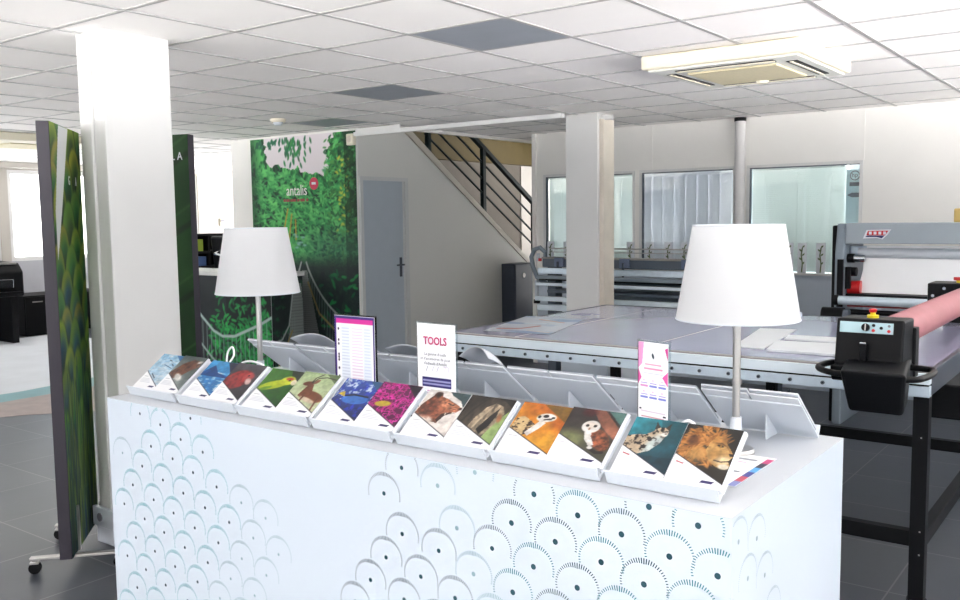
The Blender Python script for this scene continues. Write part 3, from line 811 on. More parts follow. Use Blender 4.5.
# ================================================================== DISPLAY COUNTER
CX0, CX1, CY0, CY1, CH = -3.13, -.706, 1.838, 2.70, 1.0
t = thing('display_counter', 'long white display counter with teal scale pattern on its front', 'counter', (-1.92, 2.27, 0))
TEAL = mat('teal pattern ink', (44, 128, 140), .5, vary=.05); TEALD = mat('dark teal pattern ink', (44, 84, 96), .5, vary=.05)
TEALF = mat('pale teal pattern ink', (150, 180, 190), .5, vary=.03); SLATE = mat('slate pattern ink', (84, 100, 112), .5, vary=.05)
def frp(pts, ox, oy, s): return pts
DL = [(-2.919, .963), (-2.796, .938), (-2.679, .901), (-2.557, .874), (-2.859, .851), (-2.731, .825), (-2.616, .794), (-2.489, .765), (-2.92, .769), (-2.795, .738),
      (-2.677, .711), (-2.557, .681), (-2.429, .655), (-2.986, .688), (-2.618, .983)]
DLF = [(-2.362, .734), (-2.243, .705), (-3.044, .80)]
A = Vector((.1215, -.0285)); B = Vector((-.0625, -.083))
def near(p, L, d=.045): return any((Vector(p) - Vector(q)).length < d for q in L)
for p in [(-2.986, .688), (-2.92, .769), (-2.795, .738), (-2.677, .711), (-2.557, .681), (-2.429, .655)]:
    for k in range(1, 9):
        q = (p[0] + B.x * k, p[1] + B.y * k)
        if q[0] > -3.07 and q[1] > .08 and not near(q, DL + DLF): DL.append(q)
for k in range(0, 7):
    for j in range(1, 3 + (k > 2)):
        q = (-2.429 + B.x * k + A.x * j, .655 + B.y * k + A.y * j)
        if not near(q, DL + DLF) and q[1] > .08: DLF.append(q)
DR = [(-1.656, .962), (-1.725, .877), (-1.659, .772), (-1.527, .752), (-1.593, .664), (-1.285, .877), (-1.347, .797), (-1.216, .964), (-1.219, .777), (-1.154, .855), (-1.09, .934),
      (-.972, .911), (-1.026, .832), (-1.092, .753), (-.851, .884), (-.914, .804), (-.783, .969), (-.902, .99)]
DRF = [(-1.527, .933), (-1.463, .828), (-1.409, .714), (-1.40, .99)]
A2 = Vector((.119, -.025)); B2 = Vector((-.0635, -.0815))
base = [(-1.593, .664), (-1.659, .772), (-1.409, .714), (-1.283, .695), (-1.092, .753), (-.977, .723), (-.858, .70), (-.795, .78), (-.74, .675)]
for p in base:
    for k in range(0, 9):
        q = (p[0] + B2.x * k, p[1] + B2.y * k)
        if q[1] > .08 and q[0] > -1.95 and q[0] < -.72 and not near(q, DR + DRF, .05): (DRF if (k + int(p[0] * -100)) % 7 == 3 else DR).append(q)
DR.append((-.737, .865))
DS = [(1.876, .937), (1.99, .911), (1.936, .834), (2.047, .805)]          # side face: (y, z)
for p in [(1.876, .937), (1.99, .911), (2.047, .805)]:
    for k in range(1, 8):
        q = (p[0] + .06 * k * (1 if k % 2 else 0), p[1] - .105 * k)
        if q[1] > .08 and not near(q, DS, .05): DS.append(q)
def arc_dashes(mb, dots, r, m, P, lo, hi, nd, w, lng, dot, dm=None):
    """Radial dashes round each dot: long over the crown, short at the sides, plus the dot itself."""
    for (a, z) in dots:
        for k in range(nd):
            th = math.radians(-12 + 204 * k / (nd - 1)); c_ = abs(math.cos(th))
            L_ = lng * (1 - .62 * c_); ww = w * (1 - .25 * c_)
            r1 = r; r0 = r - L_
            e = Vector((math.cos(th), math.sin(th))); n = Vector((-e.y, e.x)) * ww / 2
            q = [Vector((a, z)) + e * r0 - n, Vector((a, z)) + e * r1 - n, Vector((a, z)) + e * r1 + n, Vector((a, z)) + e * r0 + n]
            if max(v.y for v in q) > .998 or min(v.x for v in q) < lo or max(v.x for v in q) > hi: continue
            mb.add([P(v.x, v.y) for v in q], [(0, 1, 2, 3)], m)
        if z < .994:
            mb.add([P(a + dot * math.cos(2 * math.pi * i / 14), z + dot * math.sin(2 * math.pi * i / 14)) for i in range(14)], [tuple(range(14))], dm if dm is not None else m)
b = MB(); b.box(CX0, CX1, CY0, CY0 + .02, 0.0, CH - .001)
Pf = lambda x, z: (x, CY0 - .0006, z)
arc_dashes(b, DL, .0615, 5, Pf, CX0 + .01, CX1, 46, .0019, .0135, .0055, 4)
arc_dashes(b, DLF, .0615, 3, Pf, CX0 + .01, CX1, 46, .0022, .0105, .005)
arc_dashes(b, [d_ for i, d_ in enumerate(DR) if d_[0] > -1.3 and i % 2 == 0], .0625, 1, Pf, CX0, CX1 - .002, 33, .0027, .0145, .0075, 2)
arc_dashes(b, [d_ for i, d_ in enumerate(DR) if d_[0] > -1.3 and i % 2], .0625, 2, Pf, CX0, CX1 - .002, 33, .0027, .0145, .0075, 2)
arc_dashes(b, [d_ for d_ in DR if d_[0] <= -1.3], .0625, 4, Pf, CX0, CX1, 37, .0024, .0125, .0065, 2)
arc_dashes(b, DRF, .0625, 3, Pf, CX0, CX1, 40, .0025, .013, .0065)
b.build('front_panel', [LAMIN, TEAL, TEALD, TEALF, SLATE, mat('light teal pattern ink', (92, 178, 188), .5, vary=.04)], t)
b = MB(); b.box(CX1 - .02, CX1, CY0 + .0201, CY1, 0, CH - .001)
Ps = lambda y, z: (CX1 + .0006, y, z)
arc_dashes(b, DS, .0575, 2, Ps, CY0 + .002, CY1, 44, .002, .008, .006, 2)
b.build('side_panel', [LAMIN, TEALF, mat('grey teal pattern ink', (150, 172, 180), .5, vary=.03)], t)
b = MB(); b.box(CX0, CX0 + .02, CY0 + .0201, CY1, 0, CH - .001); b.build('side_panel', LAMIN, t)
b = MB(); b.box(CX0 + .0201, CX1 - .0201, CY1 - .02, CY1, 0, CH - .001); b.build('back_panel', LAMIN, t)
b = MB(); b.box(CX0, CX1, CY0, CY1, CH - .0009, CH); b.box(CX0 + .0201, CX1 - .0201, CY0 + .0201, CY1 - .0201, CH - .03, CH - .001); b.build('counter_top', mat('laminate darkened for top light', (188, 192, 198), .3, vary=.01), t)  # same laminate; the top's dimmer light is put into a darker colour

# ---------------- brochure holders
SL = math.atan2(.130, .176); HL = .204
def make_holder(w):
    """Bent sheet: sloping back, small lip at the bottom edge, triangular brace underneath. Origin at the bottom edge, opening towards -y."""
    r = bpy.data.objects.new('brochure_holder', None); COL.objects.link(r); r.empty_display_size = .05
    M = Matrix.Rotation(SL, 4, 'X')
    b = MB(); b.M = M; b.box(.004, w - .004, .0, HL, .001, .006); b.build('back_plate', PVC, r, bevel=.001, local=True)
    b = MB(); b.prism([(-.001, -.0015), (-.019, .034), (-.0155, .036), (.003, .001)], 'x', .004, w - .004); b.build('lip', PVC, r, bevel=.0008, local=True)
    for gx in ((.33, .8) if False else (.42,)):
        yb, zb = HL * .62 * math.cos(SL), HL * .62 * math.sin(SL)
        g = MB(); g.prism([(.012, .001), (yb, .001), (yb, zb - .002), (.012, .006)], 'x', w * gx, w * gx + .005); g.build('brace', PVC, r, local=True)
    return r
FX = [-3.10, -2.793, -2.459, -2.095, -1.744, -1.402, -1.056, -.748]
names = ['polar ice and brown paw', 'iceberg and red bird', 'green parrot and antelope', 'blue fish and pink coral', 'roaring puma and grey rhino', 'meerkat and owl', 'lynx and lion']
for i in range(7):
    h = make_holder(FX[i + 1] - FX[i] - .012); h.location = (FX[i], 1.915, CH + .0035)
    tag(h, 'white front row holder with the %s brochures' % names[i], 'brochure holder', 'holders along the counter front')

# ---------------- brochure cover pictures
def cover(seed, painter, red=False):
    W, H = 1.0, 1.42
    cv = Canvas(80, 112, W, H, (246, 247, 250), seed)
    X, Y = cv.X, cv.Y
    dl = .68 - .55 * X
    cv.clip = np.clip((Y - dl) / .015, 0, 1)
    painter(cv); cv.a *= (1 + (cv.noise(10, seed) - .5) * .35 * cv.clip)[..., None]
    cv.clip = None
    cv.line([(0, .68), (1, .13)], .022, (34, 34, 48))
    for k in range(5):
        y0 = .44 - .045 * k - (0 if k else -.04); L_ = .26 + .05 * k
        cv.line([(.08, y0), (.08 + L_ if k else .24, y0)], .012, (170, 176, 194) if k else (110, 114, 132), .9)
    cv.poly([(.60, .09), (.82, .09), (.86, .16), (.64, .16)], (36, 28, 92))
    if red: cv.line([(.08, .50), (.2, .46)], .025, (176, 44, 60))
    ink = np.clip((Y - dl) / .015, 0, 1)[..., None]
    pic = (np.clip(cv.a, 0, 255) / 255) ** 1.2 * 255 * .80
    cv.a = cv.a * (1 - ink) * .88 + pic * ink
    return cv
def p_ice(c):
    c.grad((206, 226, 240), (150, 196, 226)); c.mix(np.clip(c.noise(5, 1, 1, 3) - .4, 0, 1) * 2, (240, 246, 250))
    c.line([(.3, .6), (.55, .45)], .03, (40, 70, 100)); c.line([(.45, 1.0), (.85, .9)], .025, (40, 90, 130)); c.line([(.5, 1.2), (.62, 1.17)], .03, (30, 50, 80)); c.line([(.75, 1.05), (.84, 1.0)], .03, (30, 50, 80))
    c.poly([(.6, 1.42), (1, 1.42), (1, 1.15)], (60, 130, 180))
def p_paw(c):
    c.grad((206, 210, 208), (90, 104, 104), 60)
    c.poly([(.0, .72), (.25, 1.1), (.55, 1.3), (.9, 1.25), (.95, 1.05), (.72, .86), (.55, .62), (.3, .5)], (128, 84, 62))
    c.mix(np.clip(c.noise(12, 2) - .45, 0, 1) * 3 * c.polym([(.0, .72), (.25, 1.1), (.55, 1.3), (.9, 1.25), (.95, 1.05), (.72, .86), (.55, .62), (.3, .5)]), (76, 46, 36))
    c.ell(.5, .58, .2, .1, -.5, (228, 226, 222), .6); c.ell(.85, 1.22, .1, .05, .3, (226, 220, 214), .8)
def p_berg(c):
    c.grad((36, 120, 196), (80, 170, 220)); c.mix((c.Y < .8).astype(float) * .5, (60, 140, 200))
    n = c.noise(9, 3, .6, 2.5); c.mix(np.clip((n - .5) * 5, 0, 1) * (c.Y < 1.0), (206, 228, 242))
    c.poly([(0, .95), (.25, 1.25), (.55, .98), (1, .9), (1, .82), (0, .82)], (26, 84, 150)); c.poly([(.6, 1.42), (1, 1.42), (1, .98)], (24, 44, 84))
def p_redbird(c):
    c.grad((52, 52, 60), (88, 84, 92)); k = c.ellm(.42, .82, .42, .34, .5, .2); c.mix(k, (178, 56, 58))
    c.mix(k * np.clip(c.noise(11, 4) - .5, 0, 1) * 3, (110, 30, 38)); c.ell(.7, .95, .18, .16, 0, (196, 84, 84), .4); c.ell(.8, .8, .13, .09, -.9, (222, 190, 186), .4); c.ell(.68, 1.0, .03, .03, 0, (20, 16, 20))
def p_parrot(c):
    c.grad((38, 100, 24), (86, 150, 46), 120); c.poly([(.6, 1.42), (1, 1.42), (1, 1.0), (.82, 1.02)], (26, 44, 20))
    c.ell(.4, .86, .4, .15, .45, (190, 206, 40), .2); c.ell(.7, 1.06, .2, .16, .2, (206, 214, 56), .2); c.ell(.72, 1.12, .1, .05, .1, (206, 80, 50), .4); c.ell(.89, 1.02, .08, .1, .4, (232, 222, 196), .3); c.ell(.74, 1.07, .03, .03, 0, (20, 20, 16)); c.ell(.25, .72, .16, .05, .5, (120, 170, 30), .4)
def p_antelope(c):
    c.grad((214, 220, 186), (186, 206, 160)); c.poly([(.62, 1.42), (1, 1.42), (1, 1.12)], (110, 130, 90))
    c.ell(.66, .62, .34, .17, -.25, (140, 86, 56), .12); c.poly([(.28, .6), (.36, 1.0), (.5, 1.02), (.62, .68), (.5, .5)], (134, 80, 52)); c.ell(.34, 1.03, .15, .075, .2, (128, 74, 50), .2); c.ell(.52, 1.12, .05, .09, -.5, (150, 100, 72), .3)
    c.line([(.42, 1.08), (.5, 1.24), (.7, 1.3), (.95, 1.26)], .03, (58, 44, 38)); c.line([(.4, 1.08), (.42, 1.24), (.56, 1.38)], .028, (58, 44, 38)); c.ell(.62, .5, .26, .06, -.3, (222, 204, 180), .5); c.line([(.45, .6), (.42, .2)], .05, (126, 76, 50)); c.line([(.85, .55), (.9, .1)], .05, (126, 76, 50))
def p_bluefish(c):
    c.grad((24, 34, 100), (60, 104, 190)); n = c.noise(9, 6); c.mix(np.clip((n - .52) * 8, 0, 1) * (c.Y > .72), (214, 226, 246)); c.mix(np.clip((c.noise(13, 9) - .58) * 8, 0, 1), (40, 70, 190))
    c.ell(.58, .78, .34, .15, .05, (64, 132, 214), .15); c.line([(.28, .86), (.5, .92), (.86, .9)], .05, (14, 18, 46)); c.poly([(.06, .9), (.28, .82), (.2, 1.0)], (232, 206, 60)); c.poly([(.66, 1.42), (1, 1.42), (1, 1.1)], (50, 100, 140))
def p_coral(c):
    c.grad((96, 14, 76), (128, 24, 96)); n = c.noise(8, 7); c.mix(np.clip((np.abs(n - .5) < .045) * 1.0, 0, 1), (226, 70, 180)); n = c.noise(7, 12); c.mix((np.abs(n - .5) < .05) * .9, (206, 40, 150))
    c.poly([(.62, 1.42), (1, 1.42), (1, 1.05)], (44, 22, 50)); c.ell(.35, .75, .2, .09, .1, (206, 186, 64), .3)
def fur(c, m, amp=.8, sc=14, seed=3, sx=1.0, sy=1.0):
    k = 1 + np.clip(m, 0, 1) * (c.noise(sc, seed, sx, sy) - .5) * amp * (c.clip if c.clip is not None else 1)
    c.a *= k[..., None]
def p_puma(c):
    c.grad((236, 228, 222), (246, 240, 236)); c.poly([(.5, 1.42), (1, 1.42), (1, .98), (.86, 1.18), (.62, 1.3)], (70, 94, 98))
    head = [(0, .62), (.04, .95), (.17, 1.22), (.22, 1.36), (.34, 1.36), (.40, 1.24), (.55, 1.2), (.7, 1.13), (.9, 1.03), (.98, .94), (.91, .84), (.8, .83), (.66, .78), (.60, .62), (.64, .47), (.5, .48), (.3, .56), (.1, .62)]
    h = c.polym(head); c.mix(h, (164, 104, 76)); c.ell(.3, .56, .24, .1, -.4, (232, 220, 210), .5)
    c.mix(h * c.ellm(.62, 1.02, .34, .10, -.35, .8), (196, 136, 106)); c.mix(h * c.ellm(.25, .85, .2, .3, 0, .9), (120, 70, 52)); fur(c, h, 1.1, 13, 5)
    c.ell(.28, 1.29, .09, .08, 0, (92, 58, 46), .5); c.ell(.29, 1.27, .05, .05, 0, (48, 30, 26), .6)
    c.poly([(.56, .56), (.62, .76), (.8, .83), (.9, .82), (.8, .78), (.7, .70), (.66, .56), (.64, .48)], (56, 24, 26)); c.line([(.84, .82), (.83, .75)], .025, (244, 236, 220)); c.line([(.70, .79), (.70, .74)], .022, (240, 232, 216)); c.line([(.645, .5), (.67, .58)], .02, (236, 226, 210))
    c.ell(.95, .96, .04, .04, 0, (60, 36, 36), .5); c.line([(.62, 1.07), (.7, 1.04), (.76, 1.03)], .028, (44, 28, 24)); c.line([(.72, .94), (.86, .92)], .02, (110, 66, 52)); c.line([(.74, .98), (.9, .97)], .02, (112, 70, 54), .7)
def p_rhino(c):
    c.grad((110, 98, 84), (52, 46, 40), 110); fur(c, 1.0 + 0 * c.X, .9, 6, 8, 1.8, .6); c.poly([(.66, .0), (1, .0), (1, 1.1), (.84, .8)], (160, 184, 122)); c.poly([(.6, 1.42), (1, 1.42), (1, 1.18), (.8, 1.34)], (40, 38, 36))
    f = c.polym([(.3, .42), (.36, .8), (.48, 1.12), (.62, 1.26), (.8, 1.2), (.92, .98), (.84, .7), (.74, .4), (.6, .2)]); c.mix(f * .9, (168, 152, 130)); fur(c, f, 1.3, 9, 6, 1.4, .7)
    c.poly([(.52, .48), (.64, .86), (.76, 1.14), (.78, .9), (.74, .62), (.64, .36)], (38, 32, 30)); c.ell(.46, .9, .05, .06, 0, (206, 190, 164), .6); c.ell(.86, .86, .05, .12, .2, (176, 120, 84), .7); c.line([(.42, .5), (.5, .86), (.6, 1.14)], .035, (214, 198, 172), .7); c.line([(.12, .64), (.22, 1.0), (.36, 1.3)], .05, (44, 38, 34), .6)
def p_meerkat(c):
    c.grad((244, 196, 60), (206, 120, 34), 50); c.ell(.75, .45, .35, .3, 0, (240, 180, 60), .9); c.ell(.55, .8, .2, .3, .3, (226, 156, 50), .9); c.poly([(.42, 1.42), (1, 1.42), (1, .98)], (120, 104, 50), .75)
    k = c.polym([(0, .6), (.05, .98), (.18, 1.02), (.36, .92), (.48, .82), (.44, .62), (.3, .5)]); c.mix(k, (222, 196, 150)); c.mix(k * np.clip((c.noise(15, 3) - .52) * 9, 0, 1), (76, 54, 40))
    c.poly([(.34, .6), (.46, .84), (.52, .98), (.64, .92), (.56, .74), (.42, .52)], (238, 232, 224)); c.ell(.6, 1.06, .19, .12, .15, (242, 238, 232), .2); c.ell(.58, 1.1, .055, .045, .2, (34, 26, 24), .4); c.ell(.46, 1.06, .03, .04, 0, (40, 32, 28), .5); c.ell(.73, 1.08, .035, .03, 0, (34, 28, 24), .4); c.line([(.58, 1.0), (.7, 1.04)], .04, (60, 48, 40)); fur(c, c.ellm(.6, 1.06, .19, .12), .4, 16, 4)
def p_owl(c):
    c.grad((96, 98, 78), (58, 48, 50), 90); c.ell(.2, .55, .3, .25, 0, (140, 144, 100), .9); c.poly([(.38, 1.42), (.62, 1.42), (1, 1.0), (1, .7), (.7, .98)], (172, 110, 86), .75); c.ell(.36, 1.32, .12, .1, 0, (90, 30, 36), .9); c.poly([(.68, 1.42), (1, 1.42), (1, 1.08)], (96, 134, 128)); c.ell(.9, .9, .2, .1, -.7, (206, 140, 110), .9, .6)
    k = c.ellm(.76, .66, .16, .30, .55, .15); c.mix(k, (146, 88, 60)); fur(c, k, 1.5, 14, 3); c.poly([(.42, .86), (.5, .62), (.64, .46), (.7, .52), (.58, .72), (.56, .86)], (238, 234, 230)); c.ell(.5, .96, .165, .16, 0, (244, 241, 238), .12); c.ell(.5, 1.0, .11, .09, 0, (226, 216, 206), .7)
    c.ell(.43, .98, .032, .034, 0, (20, 16, 16), .4); c.ell(.57, .99, .032, .034, 0, (20, 16, 16), .4); c.ell(.49, .90, .018, .035, 0, (180, 140, 110)); c.line([(.66, .42), (.8, .34), (.9, .36)], .07, (40, 30, 28)); c.ell(.66, .44, .05, .04, 0, (236, 232, 228), .4)
def p_lynx(c):
    c.grad((14, 70, 84), (60, 160, 172), 110); fur(c, 1 + 0 * c.X, .5, 3, 6); c.poly([(.62, 1.1), (1, .9), (1, 1.42), (.5, 1.42)], (18, 84, 96), .6); c.mix((c.Y < .5 + 0 * c.X).astype(float) * .5, (20, 60, 76))
    body = [(0, .68), (0, .92), (.16, .98), (.32, 1.0), (.44, 1.10), (.50, 1.22), (.66, 1.24), (.74, 1.12), (.70, 1.0), (.66, .84), (.52, .62), (.34, .52), (.14, .6)]
    k = c.polym(body); c.mix(k, (206, 186, 160)); c.mix(k * c.ellm(.56, .78, .14, .3, -.4, .8), (206, 216, 214)); c.mix(k * np.clip((c.noise(17, 2) - .52) * 10, 0, 1) * (1 - .6 * c.ellm(.6, .8, .12, .3, -.4, .8)), (40, 32, 32))
    c.poly([(.45, 1.16), (.44, 1.36), (.55, 1.22)], (70, 58, 52)); c.poly([(.64, 1.22), (.72, 1.36), (.74, 1.16)], (70, 58, 52)); c.ell(.67, 1.06, .06, .05, 0, (238, 230, 222), .5); c.ell(.60, 1.14, .022, .018, 0, (16, 14, 14)); c.ell(.70, 1.14, .018, .016, 0, (16, 14, 14)); c.ell(.69, 1.08, .018, .014, 0, (60, 36, 34))
def p_lion(c):
    c.grad((72, 62, 44), (40, 36, 30), 60); r = np.random.default_rng(4)
    for _ in range(420):
        a = r.uniform(.4, 5.6); rr = r.uniform(.08, .5); k = r.random()
        xx = .44 + rr * .95 * math.cos(a); yy = .92 + rr * 1.0 * math.sin(a)
        if xx > .86 or (xx > .72 and yy < 1.05): continue
        c.ell(xx, yy, .075, .018, a + r.normal(0, .5) + .5, (136 + 96 * k, 86 + 84 * k, 34 + 66 * k), .6, .8)
    c.ell(.22, 1.04, .1, .12, 0, (96, 56, 30), .8, .8); c.ell(.38, .72, .18, .16, .2, (206, 164, 100), .9, .7)
    f = c.polym([(.6, 1.22), (.74, 1.2), (.82, 1.04), (.94, .88), (1.0, .80), (.97, .72), (.93, .66), (1.0, .56), (.93, .46), (.76, .50), (.6, .62), (.5, .84), (.52, 1.06)]); c.mix(f, (204, 164, 104)); c.mix(f * c.ellm(.66, 1.12, .18, .12, -.2, .8), (176, 130, 74)); c.mix(f * c.ellm(.86, .66, .16, .1, .1, .7), (228, 204, 164)); fur(c, f, .6, 12, 7)
    c.poly([(.9, .84), (1.0, .84), (1.0, .78), (.93, .77)], (40, 30, 28)); c.ell(.715, .985, .06, .026, -.25, (34, 24, 18), .5); c.ell(.72, .985, .022, .018, 0, (200, 150, 60), .5); c.line([(.62, 1.04), (.72, 1.05), (.8, 1.0)], .024, (92, 62, 38), .8); c.line([(.70, .64), (.82, .62), (.95, .66)], .026, (54, 36, 30)); c.ell(.9, .52, .1, .06, 0, (240, 230, 212), .5); c.line([(.82, 1.0), (.92, .87)], .02, (140, 100, 60), .7); c.ell(.66, .78, .08, .12, .2, (186, 140, 80), .9, .6)
COV = [(p_ice, 'pale polar ice', 0), (p_paw, 'brown paw on grey', 0), (p_berg, 'blue iceberg', 0), (p_redbird, 'red bird', 0), (p_parrot, 'yellow green parrot', 0), (p_antelope, 'brown antelope', 0), (p_bluefish, 'blue fish', 0), (p_coral, 'pink coral', 0),
       (p_puma, 'roaring puma', 0), (p_rhino, 'grey rhino', 0), (p_meerkat, 'meerkat on orange', 0), (p_owl, 'white owl', 0), (p_lynx, 'spotted lynx on teal', 1), (p_lion, 'lion head', 1)]
BH = .183
def blank(w, th):
    b = MB(); b.box(0, w, 0, BH, -th, 0); return b
for i, (pf, nm, rd) in enumerate(COV):
    s = i // 2; half = (FX[s + 1] - FX[s] - .024) / 2
    x0 = FX[s] + .006 + (i % 2) * half; w = half - .002
    cvv = cover(20 + i, pf, bool(rd))
    lift = .004 + (.012 if i in (1, 3, 5, 7, 11) else .006)
    bump = lift
    M = Matrix.Translation((x0 + .0015, 1.915, CH + .0035)) @ Matrix.Rotation(SL, 4, 'X') @ Matrix.Translation((0, .019, .0065 + bump + .003))
    o = grid_mesh('brochure', cvv, ((0, 0, 0), (w, 0, 0), (0, BH, 0)), PR, thick=.0028)
    o.matrix_world = M
    tag(o, 'brochure with %s picture, in the front row' % nm, 'brochure', 'picture brochures along the counter front')
    npile = 3 if bump > .012 else 2
    for k in range(npile):
        b = blank(w, bump / npile - .0006)
        o2 = b.build('brochure', PAPER)
        o2.matrix_world = Matrix.Translation((x0 + .0015 + random.uniform(0, .012) * (i % 2), 1.915, CH + .0035)) @ Matrix.Rotation(SL, 4, 'X') @ Matrix.Translation((0, .019, .0065 + bump * (k + 1) / npile - .0001))
        tag(o2, 'brochure stacked underneath the %s brochure, only its white edge showing' % nm, 'brochure', 'spare brochures under the %s brochure' % nm)

# ---------------- back row of holders, facing away
BX = [-3.09, -2.79, -2.445, -2.095, -1.742, -1.398, -1.052, -.757]
bl = ['leftmost, behind the left lamp', 'second from left, with curled leaflets', 'behind the purple framed sign', 'between the purple and TOOLS signs', 'third from right, right of the TOOLS sign', 'second from right, behind the pink sign', 'rightmost, behind the right lamp']
for i in range(7):
    w = BX[i + 1] - BX[i]
    h = make_holder(w - .01); h.location = (BX[i + 1], 2.645, CH + .0035); h.rotation_euler = (0, 0, math.pi)
    tag(h, 'white back row holder seen from behind, %s' % bl[i], 'brochure holder', 'holders along the counter back')
    for k in range(2):
        ww = w / 2 - .012
        for j in range(2 if i != 6 else 3):
            b = MB(); b.box(0, ww, 0, .212, 0, .0045, 0)
            o = b.build('brochure', PAPER if j != 1 else mat('grey brochure cover', (150, 156, 166), .4, vary=.05))
            sl = .018 + (.004 * j if i == 6 else 0)
            o.matrix_world = Matrix.Translation((BX[i + 1] - .008 - k * (w / 2 - .004), 2.645, CH + .0035)) @ Matrix.Rotation(math.pi, 4, 'Z') @ Matrix.Rotation(SL, 4, 'X') @ Matrix.Translation((0, sl + .004, .0065 + .005 * j))
            tag(o, 'brochure facing away on the back row holder %s' % bl[i], 'brochure', 'brochures on the back row holder %s' % bl[i])

# curled leaflets lying over the left back-row holders
def curl(name_label, x, y, z, w, l, amp, rz, rx=0):
    nx, ny = 10, 14; V = []; F = []
    for j in range(ny):
        for i in range(nx):
            u = i / (nx - 1); v = j / (ny - 1)
            V.append((w * (u - .5), l * (v - .5), amp * (1 - (2 * u - 1) ** 2) + .25 * amp * math.sin(v * 3)))
    for j in range(ny - 1):
        for i in range(nx - 1):
            a = j * nx + i; F.append((a, a + 1, a + nx + 1, a + nx))
    mb = MB(); mb.add(V, F); o = mb.build('leaflet', PAPER, smooth=True)
    o.location = (x, y, z); o.rotation_euler = (rx, 0, rz)
    s = o.modifiers.new('sheet', 'SOLIDIFY'); s.thickness = .0015
    return tag(o, name_label, 'leaflet', 'curled leaflets on the back row')
curl('curled white leaflet on the back row, right of the left lamp pole', -2.70, 2.535, 1.13, .2, .19, .026, .2, -.55)
curl('curled white leaflet on the back row, nearest the purple framed sign', -2.47, 2.53, 1.13, .15, .17, .03, -.2, -.5)
curl('tented white leaflet on the back row, at the right edge of the TOOLS sign', -1.88, 2.53, 1.135, .12, .16, .04, .1, -.5)
curl('curled pale leaflet on the back row, left of the TOOLS sign', -2.2, 2.535, 1.128, .17, .18, .022, .1, -.55)

# flat leaflet at the right end
cv = Canvas(60, 90, .15, .30, (244, 245, 248), 3)
for k, c_ in enumerate(((196, 36, 110), (40, 36, 56), (90, 170, 226), (46, 50, 130), (196, 46, 74), (120, 130, 190))):
    cv.poly([(.128, .28 - .047 * k), (.15, .28 - .047 * k), (.15, .28 - .047 * (k + 1)), (.128, .28 - .047 * (k + 1))], c_)
cv.line([(.02, .22), (.09, .22)], .007, (220, 150, 180)); cv.poly([(.01, .245), (.11, .245), (.11, .262), (.01, .262)], (140, 142, 150)); cv.poly([(.03, .12), (.11, .12), (.11, .132), (.03, .132)], (104, 110, 122)); cv.poly([(.03, .05), (.06, .05), (.06, .08), (.03, .08)], (44, 36, 90))
o = grid_mesh('leaflet', cv, ((-.925, 2.055, CH + .0035), (.142, 0, 0), (0, .30, 0)), PR, thick=.002)
tag(o, 'flat white leaflet with a coloured index strip beside the lion brochure', 'leaflet')

# ---------------- signs on the counter
def stand_sign(name, label, cat, cx_, cy_, w, h, rz, cv, frame=None):
    t = thing(name, label, cat, (cx_, cy_, CH), rz, 'acrylic signs standing on the counter')
    b = MB(); b.box(-w / 2 - .005, w / 2 + .005, .002, .005, .0062, h + .010); b.build('acrylic_panel', ACRY, t, local=True)
    b = MB(); b.box(-w / 2 - .006, w / 2 + .006, -.035, .035, .0005, .006); b.build('base', ACRY, t, bevel=.001, local=True)
    grid_mesh('printed_sheet', cv, ((-w / 2, -.001, .007), (w, 0, 0), (0, 0, h - .002)), PRM, thick=.0012, parent=t)
    return t
w_, h_ = .195, .31
cv = Canvas(80, 130, w_, h_, (240, 240, 248), 2)
cv.poly([(0, 0), (w_, 0), (w_, h_), (0, h_)], (62, 46, 118)); cv.poly([(.008, .0), (w_ - .008, 0), (w_ - .008, h_ - .014), (.008, h_ - .014)], (242, 242, 248)); cv.poly([(.008, h_ - .028), (w_ - .008, h_ - .028), (w_ - .008, h_ - .012), (.008, h_ - .012)], (206, 50, 150))
cv.poly([(.03, 0), (.075, 0), (.075, h_ - .03), (.03, h_ - .03)], (226, 232, 242)); cv.poly([(.14, 0), (.18, 0), (.18, h_ - .03), (.14, h_ - .03)], (226, 232, 244))
for k in range(24):
    z = h_ - .045 - .011 * k; cv.line([(.036, z), (.07, z)], .003, (190, 196, 214)); cv.line([(.085, z), (.135, z)], .003, (216, 190, 214)); cv.line([(.145, z), (.172, z)], .003, (196, 204, 226))
for z in (.262, .222, .208, .17, .16, .15, .12, .09, .06): cv.ell(.019, z, .004, .005, 0, (30, 30, 44))
stand_sign('table_sign', 'sign with purple frame and magenta header full of small print rows', 'sign', -2.24, 2.255, w_, h_, 0, cv)
w_, h_ = .16, .305
cv = Canvas(90, 160, w_, h_, (244, 244, 248), 2)
cv.line([(.02, .222), (.14, .222)], .0015, (206, 206, 218))
cv.poly([(.018, .095), (.142, .095), (.142, .127), (.018, .127)], (44, 38, 104)); cv.line([(.024, .116), (.136, .116)], .006, (160, 160, 206)); cv.line([(.024, .105), (.136, .105)], .006, (150, 150, 200))
for xx, cc in ((.04, (90, 90, 110)), (.065, (150, 150, 170)), (.085, (130, 120, 150)), (.115, (220, 190, 206))): cv.line([(xx - .004, .147), (xx + .003, .163)], .0015, cc)
cv.line([(.11, .165), (.13, .165), (.13, .15)], .002, (190, 180, 200)); cv.line([(.04, .082), (.12, .082)], .003, (206, 150, 190)); cv.line([(.035, .074), (.125, .074)], .003, (206, 160, 196))
t = stand_sign('table_sign', 'white sign headed TOOLS in magenta letters with a navy band', 'sign', -1.865, 2.25, w_, h_, 0, cv)
text_obj('heading', 'TOOLS', .036, MAGENTA, t, (0, -.0068, .243), (math.pi / 2, 0, 0), .0003, .0007, sx=.85)
